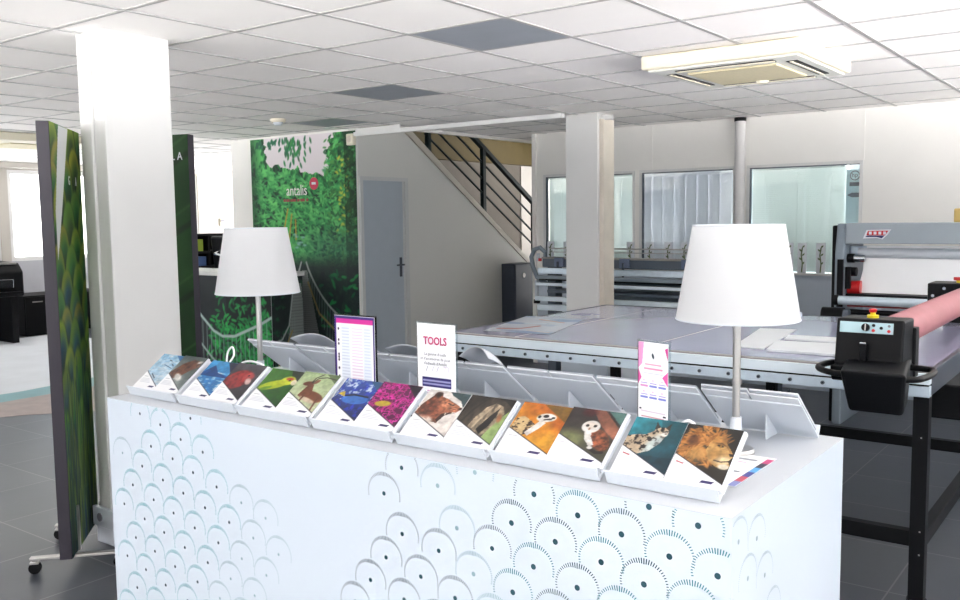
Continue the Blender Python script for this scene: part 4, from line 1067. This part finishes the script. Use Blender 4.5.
for k, s in enumerate(("La gamme d'outils", "et d'accessoires de pose", "d'adhésifs d'Antalis")):
    text_obj('text_line', s, .0135, INKG, t, (0, -.0068, .207 - .0155 * k), (math.pi / 2, 0, 0), .0002, sx=.95)
w_, h_ = .105, .30
cv = Canvas(70, 190, w_, h_, (246, 243, 248), 2)
cv.poly([(0, h_), (.02, h_), (.014, .24), (0, .225)], (222, 150, 196)); cv.poly([(0, .225), (.012, .2), (0, .18)], (214, 90, 160)); cv.poly([(w_, .29), (w_ - .012, .285), (w_, .25)], (198, 60, 140)); cv.poly([(w_, .225), (w_ - .02, .205), (w_, .18)], (214, 90, 160))
cv.ell(.052, .262, .004, .008, .3, (40, 60, 70)); cv.line([(.025, .238), (.08, .238)], .004, (222, 150, 180)); cv.line([(.022, .226), (.084, .226)], .005, (220, 140, 176)); cv.line([(.02, .213), (.086, .213)], .002, (180, 180, 200))
for q in range(6):
    xx = .02 + .032 * (q % 3); zz = .185 - .032 * (q // 3); cv.line([(xx - .01, zz), (xx + .012, zz)], .003, (160, 150, 206)); cv.line([(xx - .01, zz - .008), (xx + .012, zz - .008)], .006, (120, 130, 206) if q != 0 else (206, 140, 190)); cv.ell(xx, zz + .008, .004, .003, 0, (226, 190, 214))
cv.line([(.01, .105), (.095, .105)], .003, (206, 190, 206)); cv.line([(.012, .09), (.09, .09)], .003, (196, 130, 140)); cv.line([(.02, .08), (.09, .08)], .003, (206, 150, 160)); cv.poly([(.004, .108), (.012, .108), (.012, .114), (.004, .114)], (40, 36, 60)); cv.poly([(.088, .094), (.098, .094), (.098, .1), (.088, .1)], (40, 36, 60))
stand_sign('table_sign', 'narrow white sign with pink corner shapes near the right lamp', 'sign', -1.093, 2.25, w_, h_, -.25, cv)

# ---------------- lamps
def make_lamp(label, loc):
    t = thing('table_lamp', label, 'lamp', (0, 0, 0), 0, 'white table lamps on the counter')
    b = MB(); b.lathe([(0, .0005), (.05, .0005), (.051, .008), (.047, .014), (.02, .018), (0, .018)]); b.build('base', STEEL, t, smooth=True, local=True)
    b = MB(); b.cyl((0, 0, .016), (0, 0, .47), .0105, n=20); b.build('pole', STEEL, t, smooth=True, local=True)
    b = MB(); b.cyl((0, 0, .016), (0, 0, .10), .015, n=20); b.build('cord_collar', PVC, t, smooth=True, local=True)
    b = MB(); b.lathe([(.164, .370), (.1205, .624), (.119, .624), (.1625, .370), (.164, .370)], n=72); s = b.build('lamp_shade', SHADE, t, smooth=True, local=True, angle=60)
    b = MB(); b.tube([(.120 * math.cos(a), .120 * math.sin(a), .6235) for a in np.linspace(0, 2 * math.pi, 60, endpoint=False)], .002, 6, closed=True); b.build('shade_ring', PVC, s, smooth=True, local=True); b = MB(); b.tube([(.1635 * math.cos(a), .1635 * math.sin(a), .3705) for a in np.linspace(0, 2 * math.pi, 60, endpoint=False)], .002, 6, closed=True)
    b.build('shade_ring', PVC, s, smooth=True, local=True); b = MB()
    for k in range(3):
        a = k * 2.094; b.cyl((0, 0, .6), (.118 * math.cos(a), .118 * math.sin(a), .617), .002, n=6)
    b.build('shade_spider', PVC, s, smooth=True, local=True)
    b = MB(); b.lathe([(0, .56), (.02, .555), (.032, .53), (.03, .51), (.016, .48), (.014, .45), (0, .45)], n=24); b.build('bulb', mat('opal bulb', (245, 244, 240), .3, vary=.01), t, smooth=True, local=True)
    t.location = loc
    return t
l1 = make_lamp('table lamp with white cone shade, right one beside the lion brochure', (-.903, 2.37, CH))
l2 = copy_tree(l1); l2.location = (-2.83, 2.32, CH); l2['label'] = 'table lamp with white cone shade, left one before the jungle print'
def cord(label, pts):
    P = [Vector(p) for p in pts]; out = []
    for i in range(len(P) - 1):
        p0 = P[max(i - 1, 0)]; p1 = P[i]; p2 = P[i + 1]; p3 = P[min(i + 2, len(P) - 1)]
        for k in range(8):
            s = k / 8; out.append(.5 * ((2 * p1) + (p2 - p0) * s + (2 * p0 - 5 * p1 + 4 * p2 - p3) * s * s + (3 * p1 - p0 - 3 * p2 + p3) * s ** 3))
    out.append(P[-1]); b = MB(); b.tube(out, .0038, 8)
    return tag(b.build('lamp_cord', CABLEW, smooth=True), label, 'cord', 'white lamp cords')
cord('white looped cord at the foot of the left lamp', [(-2.87, 2.20, CH + .01), (-2.885, 2.2, CH + .09), (-2.89, 2.21, CH + .14), (-2.86, 2.21, CH + .165), (-2.84, 2.2, CH + .135), (-2.86, 2.18, CH + .09), (-2.855, 2.14, CH + .03), (-2.80, 2.155, CH + .08), (-2.72, 2.15, CH + .125), (-2.64, 2.15, CH + .13), (-2.58, 2.17, CH + .09), (-2.56, 2.19, CH + .005)])
cord('white cord trailing left from the right lamp', [(-.90, 2.16, CH + .02), (-.915, 2.165, CH + .085), (-.95, 2.17, CH + .12), (-.985, 2.17, CH + .10), (-1.005, 2.165, CH + .075), (-1.03, 2.16, CH + .085), (-1.06, 2.15, CH + .10), (-1.085, 2.14, CH + .085), (-1.09, 2.13, CH + .005)])

# ================================================================== FLATBED TABLE
TX0, TX1, TY0, TY1, TZ = -3.26, -.717, 4.01, 5.92, 1.0
t = thing('flatbed_table', 'large flatbed laminating table with glossy grey top and aluminium edge', 'table', ((TX0 + TX1) / 2, 4.9, 0))
b = MB(); b.box(TX0 + .02, TX1 - .02, TY0 + .045, TY1 - .03, TZ - .03, TZ)
b.build('table_top', mat('grey cutting mat film', (166, 168, 194), .2, vary=.04, scale=2, coat=.4), t)
b = MB()
for xx in (-2.80, -2.03):
    b.box(xx - .003, xx + .003, TY0 + .045, TY1 - .03, TZ + .0002, TZ + .0012)
b.build('mat_joint', mat('joint tape', (190, 184, 186), .4, vary=.03), t)
b = MB(); b.box(TX0, TX1, TY0, TY0 + .044, TZ - .052, TZ - .006); b.box(TX0, TX1, TY0 + .012, TY0 + .044, TZ - .0059, TZ + .001, 1); b.build('edge_profile', [ALUW, mat('tan edge strip', (150, 146, 146), .5, vary=.03)], t, bevel=.002)
b = MB(); b.box(TX0, TX1, TY1 - .03, TY1, TZ - .052, TZ + .001); b.build('edge_profile', DARK, t, bevel=.002)
b = MB(); b.box(TX0 - .002, TX0 + .02, TY0 + .044, TY1 - .03, TZ - .052, TZ + .002); b.build('edge_profile', DARK, t, bevel=.002)
b = MB(); b.box(TX1 - .02, TX1 + .002, TY0 + .044, TY1 - .03, TZ - .1, TZ + .002); b.build('edge_profile', DARK, t, bevel=.002)
b = MB(); b.box(TX0 + .005, TX1 - .005, TY0 + .012, TY0 + .05, TZ - .06, TZ - .052); b.build('seam', BLACK, t)
b = MB(); b.box(TX0, TX1, TY0 + .004, TY0 + .05, TZ - .105, TZ - .06); lr = b.build('lower_rail', ALU, t, bevel=.002)
k = 0; xx = TX0 + .13
while xx < TX1 - .03:
    b = MB(); b.cyl((xx, TY0 + .004, TZ - .082), (xx, TY0 - .002, TZ - .082), .0085, n=12); b.cyl((xx, TY0 - .002, TZ - .082), (xx, TY0 - .003, TZ - .082), .004, n=6, m=1); b.build('bolt', [GUND, BLACK], lr, smooth=True); xx += .142
b = MB(); b.box(TX0 + .06, TX1 - .06, TY0 + .06, TY1 - .06, TZ - .1, TZ - .031); b.build('under_frame', BLACK, t)
for (lx, ly) in ((TX0 + .1, TY0 + .03), (TX1 - .035, TY0 + .03), (TX0 + .1, TY1 - .07), (TX1 - .035, TY1 - .07), (-2.0, TY1 - .07)):
    b = MB(); b.box(lx - .03, lx + .03, ly - .03 + .03, ly + .06, .02, TZ - .106); b.cyl((lx, ly + .03, 0.0), (lx, ly + .03, .02), .04, n=16, m=1)
    b.cyl((lx + .01, ly - .001, .32), (lx + .01, ly - .003, .32), .004, n=8, m=2); b.cyl((lx + .01, ly - .001, .22), (lx + .01, ly - .003, .22), .004, n=8, m=2); b.cyl((lx + .005, ly - .001, .72), (lx + .005, ly - .003, .72), .004, n=8, m=2)
    b.build('leg', [BLACK, BLACKP, STEEL], t, bevel=.003)
b = MB(); b.box(TX0 + .13, TX1 - .065, TY0 + .03, TY0 + .08, .25, .315); b.build('cross_rail', BLACK, t, bevel=.003)
b = MB(); b.box(TX0 + .13, TX1 + .6, TY1 - .05, TY1, .235, .30); b.build('cross_rail', BLACK, t, bevel=.003)
b = MB(); b.box(TX1 - .06, TX1 - .01, TY0 + .09, TY1 - .07, .24, .30); b.build('cross_rail', BLACK, t, bevel=.003)
b = MB(); b.box(TX0 + .075, TX0 + .125, TY0 + .09, TY1 - .07, .24, .30); b.build('cross_rail', BLACK, t, bevel=.003)
b = MB(); b.box(TX1 - .1, TX1 + .26, 4.35, 4.75, .745, .899); b.build('cable_box', BLACKP, t, bevel=.008)

# gantry with roller and consoles
t = thing('roller_gantry', 'pink roller gantry with black control console across the flatbed table', 'laminating roller', (-.88, 3.75, TZ))
b = MB()
b.prism([(3.66, 1.062), (3.69, 1.242), (3.86, 1.238), (3.86, 1.04), (3.70, 1.04)], 'x', -1.0, -.752); b.prism([(3.64, 1.0), (3.62, 1.062), (3.86, 1.062), (3.86, 1.0)], 'x', -1.005, -.748)
cs = b.build('console', BLACKP, t, bevel=.008)
PT = MB(); PT.M = Matrix.Translation((0, 3.683, 1.21)) @ Matrix.Rotation(math.radians(-9.5), 4, 'X')
PT.box(-.985, -.79, -.0045, .003, -.022, .02); PT.build('control_panel', mat('pale control label', (176, 206, 214), .4, vary=.02), cs)
PT = MB(); PT.M = Matrix.Translation((0, 3.683, 1.21)) @ Matrix.Rotation(math.radians(-9.5), 4, 'X')
PT.cyl((-.888, -.004, 0), (-.888, -.016, 0), .015, n=20); PT.box(-.89, -.886, -.018, -.015, -.013, .013, 1); PT.build('dial_knob', [BLACKP, STEEL], cs, smooth=True)
for xx, zz, mm, rr in ((-.86, .009, BLACKP, .006), (-.86, -.011, RED, .006), (-.832, 0, BLACKP, .006), (-.804, -.011, RED, .006), (-.804, .009, INKG, .005)):
    PT = MB(); PT.M = Matrix.Translation((0, 3.683, 1.21)) @ Matrix.Rotation(math.radians(-9.5), 4, 'X'); PT.cyl((xx, -.004, zz), (xx, -.009, zz), rr, n=14); PT.build('button', mm, cs, smooth=True)
text_obj('panel_lettering', 'ROLLER', .012, RED, cs, (-.95 + .88, -.076, .206), (math.pi / 2 - .166, 0, 0), .0003) if False else None
b = MB(); b.cyl((-.885, 3.77, 1.24), (-.885, 3.77, 1.251), .022, n=24, m=1); b.cyl((-.885, 3.77, 1.251), (-.885, 3.77, 1.262), .01, n=16, m=1); b.cyl((-.885, 3.77, 1.262), (-.885, 3.77, 1.272), .013, .015, n=20); b.cyl((-.885, 3.77, 1.272), (-.885, 3.77, 1.276), .015, .011, n=20)
b.build('emergency_button', [RED, YELLOW], cs, smooth=True)
b = MB(); b.box(-.9, -.876, 3.635, 3.665, 1.055, 1.15); b.box(-.9, -.876, 3.632, 3.665, 1.15, 1.158, 1); b.build('pressure_lever', [BLACKP, CHROME], cs, bevel=.003)
b = MB(); b.add([(-.905, 3.385, 1.085), (-.68, 3.385, 1.085), (-.70, 3.45, .925), (-.885, 3.45, .925), (-.985, 3.80, 1.085), (-.745, 3.80, 1.085), (-.745, 3.74, .91), (-.95, 3.74, .91)],
      [(0, 1, 2, 3)[::-1], (4, 5, 6, 7), (0, 3, 7, 4)[::-1], (1, 5, 6, 2)[::-1], (3, 2, 6, 7)[::-1], (0, 4, 5, 1)[::-1]]); b.build('lower_housing', BLACKP, t, bevel=.012)
b = MB()
ring = [(-.76, 3.72), (-.66, 3.70), (-.635, 3.62), (-.645, 3.50), (-.675, 3.44), (-.8, 3.42), (-.92, 3.44), (-.985, 3.48), (-1.03, 3.56), (-1.02, 3.68), (-.98, 3.72)]
R2 = []
for i in range(len(ring) - 1):
    p0, p1, p2, p3 = ring[max(i - 1, 0)], ring[i], ring[i + 1], ring[min(i + 2, len(ring) - 1)]
    for k in range(6):
        s = k / 6; R2.append(tuple(.5 * (2 * p1[a] + (p2[a] - p0[a]) * s + (2 * p0[a] - 5 * p1[a] + 4 * p2[a] - p3[a]) * s * s + (3 * p1[a] - p0[a] - 3 * p2[a] + p3[a]) * s ** 3) for a in (0, 1)) + (1.062,))
R2.append((*ring[-1], 1.062)); b.tube(R2, .012, 10); b.build('bumper_handle', BLACKP, t, smooth=True)
b = MB(); b.cyl((-.845, 3.86, 1.165), (-.845, 5.88, 1.165), .068, n=40); b.build('roller', PINK, t, smooth=True)
b = MB(); b.box(-.95, -.74, 3.84, 3.9, 1.002, 1.2); b.build('near_bracket', BLACK, t, bevel=.004)
b = MB(); b.box(-1.08, -.70, 5.88, 6.1, 1.08, 1.235); fc = b.build('far_console', BLACKP, t, bevel=.008)
b = MB(); b.cyl((-.93, 5.97, 1.236), (-.93, 5.97, 1.25), .012, n=16, m=1); b.cyl((-.93, 5.97, 1.25), (-.93, 5.97, 1.268), .026, n=20); b.build('emergency_button', [RED, YELLOW], fc, smooth=True)
for xx, zz in ((-1.05, 1.16), (-.99, 1.205)):
    b = MB(); b.cyl((xx, 5.88, zz), (xx, 5.876, zz), .009, n=14); b.build('screw', CHROME, fc, smooth=True)
b = MB(); b.box(-1.0, -.72, 5.93, 6.05, .9, 1.08); b.build('far_bracket', BLACK, t, bevel=.004)

# things lying on the table
cv = Canvas(100, 90, .85, .75, (186, 196, 210), 5)
cv.mix(cv.noise(5, 2), (206, 210, 216)); cv.mix(np.clip((cv.noise(4, 4, .4, 2) - .52) * 6, 0, 1), (120, 150, 186)); cv.line([(.1, .12), (.35, .16), (.5, .3)], .05, (170, 76, 66)); cv.line([(.3, .6), (.7, .5)], .03, (196, 140, 120)); cv.line([(.25, .4), (.5, .42)], .04, (206, 222, 230)); cv.line([(.5, .1), (.8, .06)], .03, (206, 196, 190))
o = grid_mesh('poster_print', cv, ((-3.10, 4.17, TZ + .0042), (.42, .05, 0), (-.22, .78, 0)), PR, thick=.0015)
tag(o, 'colour poster print with orange and blue shapes lying on the table beside the column', 'poster')
for (pts, lb, th, zz) in (([(-1.655, 4.30), (-1.50, 4.285), (-1.60, 5.10), (-1.79, 5.05)], 'pale board on the flatbed table, left one of the two', .006, .0012),
                          ([(-1.47, 4.235), (-1.13, 4.24), (-1.15, 4.62), (-1.53, 4.56)], 'pale board on the flatbed table, right one nearest the console', .012, .0012),
                          ([(-1.53, 4.68), (-1.2, 4.7), (-1.24, 4.86), (-1.56, 4.84)], 'white strip of board behind the right pale board', .008, .0012),):
    b = MB(); b.prism(pts, 'z', TZ + zz, TZ + zz + th); tag(b.build('foam_board', mat('off white board', (216, 220, 224), .4, vary=.02), bevel=.001), lb, 'board', 'boards lying on the flatbed table')
t = thing('tape_dispenser', 'small grey tape dispenser at the table far edge beside the lamp shade', 'tape dispenser', (-1.86, 5.78, TZ))
b = MB(); b.box(-1.93, -1.79, 5.74, 5.82, TZ + .0005, TZ + .03); b.build('body', ALU, t, bevel=.004)
b = MB(); b.cyl((-1.88, 5.76, TZ + .045), (-1.88, 5.80, TZ + .045), .025, n=24); b.build('tape_roll', PVC, t, smooth=True)

# under the table
t = thing('white_cabinet', 'white cabinet on the floor under the flatbed table', 'cabinet', (-3.45, 6.2, 0))
b = MB(); b.box(-3.72, -3.28, 6.02, 6.5, .02, .72); b.box(-3.7, -3.3, 6.05, 6.45, 0, .02); b.build('body', PVC, t, bevel=.004)
b = MB(); b.box(-3.70, -3.30, 6.005, 6.02, .06, .66); dd = b.build('door', LAMIN, t, bevel=.003)
b = MB(); b.box(-3.55, -3.47, 5.995, 6.005, .56, .60); b.build('handle', BLACKP, dd)

# ================================================================== CUTTER behind the middle column
t = thing('sheet_cutter', 'long grey cutting machine with silver rails behind the middle column', 'cutting machine', (-4.2, 8.0, 0))
X0, X1 = -5.12, -2.6
def rail(nm, y0, y1, z0, z1, m, x0=X0, x1=X1):
    b = MB(); b.box(x0, x1, y0, y1, z0, z1); return b.build(nm, m, t, bevel=.004)
rail('top_beam', 7.93, 8.05, 1.14, 1.225, GUND); rail('cover_lip', 7.92, 8.06, 1.226, 1.242, mat('tan lid', (150, 146, 140), .5, vary=.03))
rail('bed_front', 7.84, 7.9, 1.075, 1.135, ALU); rail('bed_front', 7.80, 7.86, 1.025, 1.06, GUN); rail('bed_tray', 7.86, 8.1, 1.005, 1.02, BLACK)
rail('guide_bar', 7.80, 7.84, .955, .985, ALUW); rail('rear_apron', 8.12, 8.14, .66, 1.0, GUN, X0 + .4); rail('lower_bar', 7.78, 7.84, .80, .845, ALUW); rail('lower_bar', 7.82, 7.9, .70, .76, ALUW); rail('shelf', 7.86, 8.12, .88, .91, GUND, X0 + .1)
b = MB(); b.cyl((X0 + .02, 8.04, 1.33), (X1, 8.04, 1.33), .007, n=8); b.build('guide_wire', STEEL, t)
b = MB(); b.cyl((X0 + .02, 8.06, 1.29), (X1, 8.06, 1.29), .005, n=8); b.build('guide_wire', STEEL, t)
for xx in (-4.9, -4.15, -3.5):
    b = MB(); b.box(xx - .06, xx + .05, 7.9, 7.93, 1.15, 1.24); b.box(xx - .02, xx + .0, 7.88, 7.9, 1.06, 1.2, 1); b.build('cutting_head', [mat('blue grey plastic', (96, 108, 134), .4, vary=.05), DARK], t, bevel=.006)
b = MB(); pts = [(-5.10, 8.0, .95), (-5.2, 7.95, 1.03), (-5.25, 7.95, 1.14), (-5.27, 7.95, 1.24), (-5.23, 7.95, 1.32), (-5.16, 7.95, 1.34), (-5.1, 7.96, 1.29), (-5.12, 7.98, 1.2)]
b.tube(pts, .024, 10); b.build('end_bracket', GUN, t, smooth=True)
b = MB(); b.cyl((-5.17, 7.9, .80), (-5.17, 7.9, 1.0), .022, n=14); b.cyl((-5.17, 7.9, .76), (-5.17, 7.9, .80), .035, n=14, m=1); b.build('clamp_handle', [PVC, BLACK], t, smooth=True)
b = MB(); b.cyl((-5.17, 7.93, 1.20), (-5.17, 7.93, 1.28), .02, n=12); b.box(-5.15, -5.12, 7.9, 7.92, 1.2, 1.23, 1); b.build('switch_grip', [PVC, RED], t, smooth=True)
for xx in (X0 + .1, X1 - .1):
    b = MB(); b.box(xx - .05, xx + .05, 7.95, 8.08, .05, 1.14); b.box(xx - .05, xx + .05, 7.75, 8.3, 0, .05); b.build('leg', GUND, t, bevel=.005)

# plaques on the window sill
def plaque(x, lb):
    t = thing('plant_plaque', lb, 'plaque', (x, YW - .012, 1.1), 0, 'plant plaques on the window sill')
    b = MB(); b.box(-.042, .042, -.006, .004, .0015, .285); b.build('plate', PAPER, t, local=True, bevel=.001)
    b = MB(); b.tube([(0, -.008, .01), (.006, -.008, .09), (-.006, -.008, .17), (.004, -.008, .24)], .006, 6)
    for k, (z, s) in enumerate(((.08, 1), (.12, -1), (.16, 1), (.2, -1), (.235, 1))):
        b.add([(0, -.0085, z), (s * .022, -.0085, z + .012), (s * .026, -.0085, z + .03), (s * .006, -.0085, z + .02)], [(0, 1, 2, 3) if s < 0 else (3, 2, 1, 0)])
    b.build('plant_picture', mat('olive plant ink', (96, 112, 74), .6, vary=.15, scale=30), t, local=True)
    return t
for x, lb in ((-5.43, 'white plant picture plaque on the sill, leftmost, next to the stair railing'), (-5.22, 'white plant picture plaque on the sill, just left of the middle column'), (-4.44, 'white plant picture plaque on the sill, just right of the middle column'), (-4.215, 'white plant picture plaque on the sill, second to the right of the middle column'), (-4.01, 'white plant picture plaque on the sill, third to the right of the middle column'), (-3.83, 'white plant picture plaque on the sill, touching the right lamp shade on its left'),
              (-2.78, 'white plant picture plaque on the sill, just right of the right lamp shade'), (-2.655, 'white plant picture plaque on the sill, second to the right of the right lamp shade'), (-2.485, 'white plant picture plaque on the sill, nearest the laminator')):
    plaque(x, lb)

# ================================================================== LAMINATOR
LY = 7.3
t = thing('roll_laminator', 'large grey roll laminator with white film sheet at right', 'laminator', (-1.2, 7.6, 0))
XR = 1.2
b = MB(); b.prism([(LY - .02, .0), (LY - .02, 1.35), (LY + .03, 1.575), (LY + .55, 1.575), (LY + .62, 0)], 'x', -2.0, -1.93); b.build('side_frame', GUN, t, bevel=.012)
b = MB(); b.box(-2.045, -2.0, LY + .06, LY + .5, .0, 1.56); b.build('side_cover', BLACK, t, bevel=.01)
b = MB(); b.box(-1.975, -1.93, LY - .045, LY - .02, .93, 1.30); b.build('slot_cover', BLACKP, t, bevel=.004)
b = MB(); b.box(XR - .07, XR, LY - .02, LY + .6, 0, 1.575); b.build('side_frame', GUN, t, bevel=.012)
b = MB(); b.box(-1.93, XR - .07, LY - .0, LY + .12, 1.42, 1.578); tb = b.build('top_beam', mat('light grey machine paint', (150, 160, 168), .4, vary=.02), t, bevel=.006)
b = MB(); b.prism([(-1.80, 1.46), (-1.775, 1.525), (-1.60, 1.53), (-1.625, 1.49), (-1.66, 1.455), (-1.7, 1.465)], 'y', LY - .004, LY); bd = b.build('badge', PAPER, tb)
b = MB(); b.prism([(-1.775, 1.485), (-1.765, 1.518), (-1.62, 1.52), (-1.64, 1.485)], 'y', LY - .006, LY - .004); b.build('badge_red_band', RED, bd)
b = MB(); b.prism([(-1.785, 1.472), (-1.77, 1.483), (-1.645, 1.483), (-1.665, 1.462), (-1.7, 1.472)], 'y', LY - .006, LY - .004); b.build('badge_blue_band', NAVY, bd)
b = MB()
for k in range(4): b.box(-1.757 + .034 * k, -1.757 + .034 * k + .02, LY - .008, LY - .006, 1.491, 1.513)
b.build('badge_lettering', PAPER, bd)
b = MB(); b.box(-1.93, XR - .07, LY + .1205, LY + .56, 1.55, 1.575); b.build('top_cover', GUN, t, bevel=.004)
b = MB(); b.box(-1.93, XR - .07, LY + .14, LY + .2, 1.33, 1.40); b.build('feed_bar', ALU, t, bevel=.01)
b = MB(); b.prism([(-1.80, 1.40), (-1.83, 1.19), (-1.86, 1.06), (-1.86, 1.035), (XR - .1, 1.035), (XR - .1, 1.40)], 'y', LY + .125, LY + .128); b.build('film_sheet', mat('white film', (250, 251, 253), .35, vary=.01), t)
b = MB(); b.cyl((-1.86, LY + .13, 1.345), (XR - .1, LY + .13, 1.345), .04, n=28); b.build('film_roll', mat('grey white roll', (200, 206, 214), .4, vary=.02), t, smooth=True)
b = MB(); b.cyl((-1.92, LY + .08, 1.305), (-1.80, LY + .08, 1.305), .028, n=20); b.cyl((-1.93, LY + .08, 1.305), (-1.88, LY + .08, 1.305), .035, n=20, m=1); b.build('shaft_end', [CHROME, BLACK], t, smooth=True)
b = MB(); b.cyl((-1.92, LY + .08, 1.20), (-1.86, LY + .08, 1.20), .035, n=20); b.cyl((-1.925, LY + .03, 1.22), (-1.90, LY + .03, 1.22), .02, n=20); b.box(-1.925, -1.89, LY + .0, LY + .04, 1.07, 1.24); b.build('brake_knob', BLACK, t, smooth=True)
b = MB(); b.cyl((-1.925, LY + .10, 1.075), (-1.83, LY + .10, 1.075), .055, n=32); b.build('red_core', RED, t, smooth=True)
b = MB(); b.box(-1.93, XR - .07, LY + .04, LY + .3, 1.0, 1.03); b.build('feed_shelf', BLACK, t, bevel=.004)
b = MB(); b.cyl((-1.96, LY - .05, .985), (XR - .1, LY - .05, .985), .034, n=28); b.cyl((-1.99, LY - .05, .985), (-1.955, LY - .05, .985), .04, n=24, m=1); b.build('silver_roller', [ALU, BLACK], t, smooth=True)
b = MB(); b.box(-1.9, XR - .1, LY - .02, LY + .1, .935, .948); b.build('red_guard', mat('dark red guard', (130, 24, 30), .5, vary=.04), t)
b = MB(); b.cyl((-1.88, LY - .01, .895), (XR - .1, LY - .01, .895), .02, n=16); b.build('idler_bar', BLACK, t, smooth=True)
b = MB(); b.cyl((-2.06, LY - .1, .87), (-1.9, LY - .1, .87), .062, n=28); b.cyl((-1.9, LY - .1, .87), (-1.86, LY - .1, .87), .05, n=28, m=1); b.build('hand_wheel', [BLACKP, GUND], t, smooth=True)
b = MB(); b.box(-1.93, XR - .07, LY + .0, LY + .5, .55, .86); b.build('lower_housing', GUN, t, bevel=.01)
b = MB(); b.box(-1.215, -1.155, LY + .2, LY + .25, 1.5755, 1.68); tag(b.build('cardboard_tube', mat('cardboard', (206, 176, 110), .8, vary=.06), bevel=.01), 'yellow brown card tube standing on the laminator top at right edge', 'tube')

# ================================================================== LIGHT, CAMERA
w = bpy.data.worlds.new('daylight'); scn.world = w; w.use_nodes = True
nt = w.node_tree; bg = nt.nodes['Background']; bg.inputs['Strength'].default_value = 1.0
tc = nt.nodes.new('ShaderNodeTexCoord'); sp = nt.nodes.new('ShaderNodeSeparateXYZ'); rp = nt.nodes.new('ShaderNodeValToRGB'); ma = nt.nodes.new('ShaderNodeMath'); ma.operation = 'MULTIPLY_ADD'
ma.inputs[1].default_value = .5; ma.inputs[2].default_value = .5
nt.links.new(tc.outputs['Generated'], sp.inputs[0]); nt.links.new(sp.outputs['Z'], ma.inputs[0]); nt.links.new(ma.outputs[0], rp.inputs['Fac']); nt.links.new(rp.outputs['Color'], bg.inputs['Color'])
# hazy sky, dim band under the horizon, added glow from below brightens the ceiling
for k_, (p_, c_) in enumerate(((.0, (15.5, 15.2, 14.9)), (.42, (15.5, 15.2, 14.9)), (.45, (1.7, 1.75, 1.8)), (.497, (1.2, 1.3, 1.4)), (.503, (.50, .57, .66)))):
    e_ = rp.color_ramp.elements[k_] if k_ < 2 else rp.color_ramp.elements.new(p_)
    e_.position = p_; e_.color = (*c_, 1)
scn.cycles.diffuse_bounces = 8; scn.cycles.max_bounces = 16; scn.cycles.transparent_max_bounces = 24

cam = bpy.data.cameras.new('camera'); co = bpy.data.objects.new('camera', cam); COL.objects.link(co)
YAW, PIT, ROL, FP = math.radians(36.824), math.radians(5.1495), math.radians(.738), 903.93
f = Vector((-math.sin(YAW) * math.cos(PIT), math.cos(YAW) * math.cos(PIT), -math.sin(PIT)))
r = f.cross(Vector((0, 0, 1))).normalized(); d = f.cross(r)
R = r * math.cos(ROL) + d * math.sin(ROL); D = -r * math.sin(ROL) + d * math.cos(ROL)
co.matrix_world = Matrix(((R.x, -D.x, -f.x, 0), (R.y, -D.y, -f.y, 0), (R.z, -D.z, -f.z, 1.65), (0, 0, 0, 1)))
cam.sensor_fit = 'HORIZONTAL'; cam.sensor_width = 36.0; cam.lens = FP * 36.0 / 960.0; cam.clip_start = .05; cam.clip_end = 200
scn.camera = co
scn.view_settings.view_transform = 'Standard'; scn.view_settings.look = 'None'; scn.view_settings.gamma = 1.0; scn.view_settings.use_curve_mapping = False
scn.view_settings.exposure = 0.72
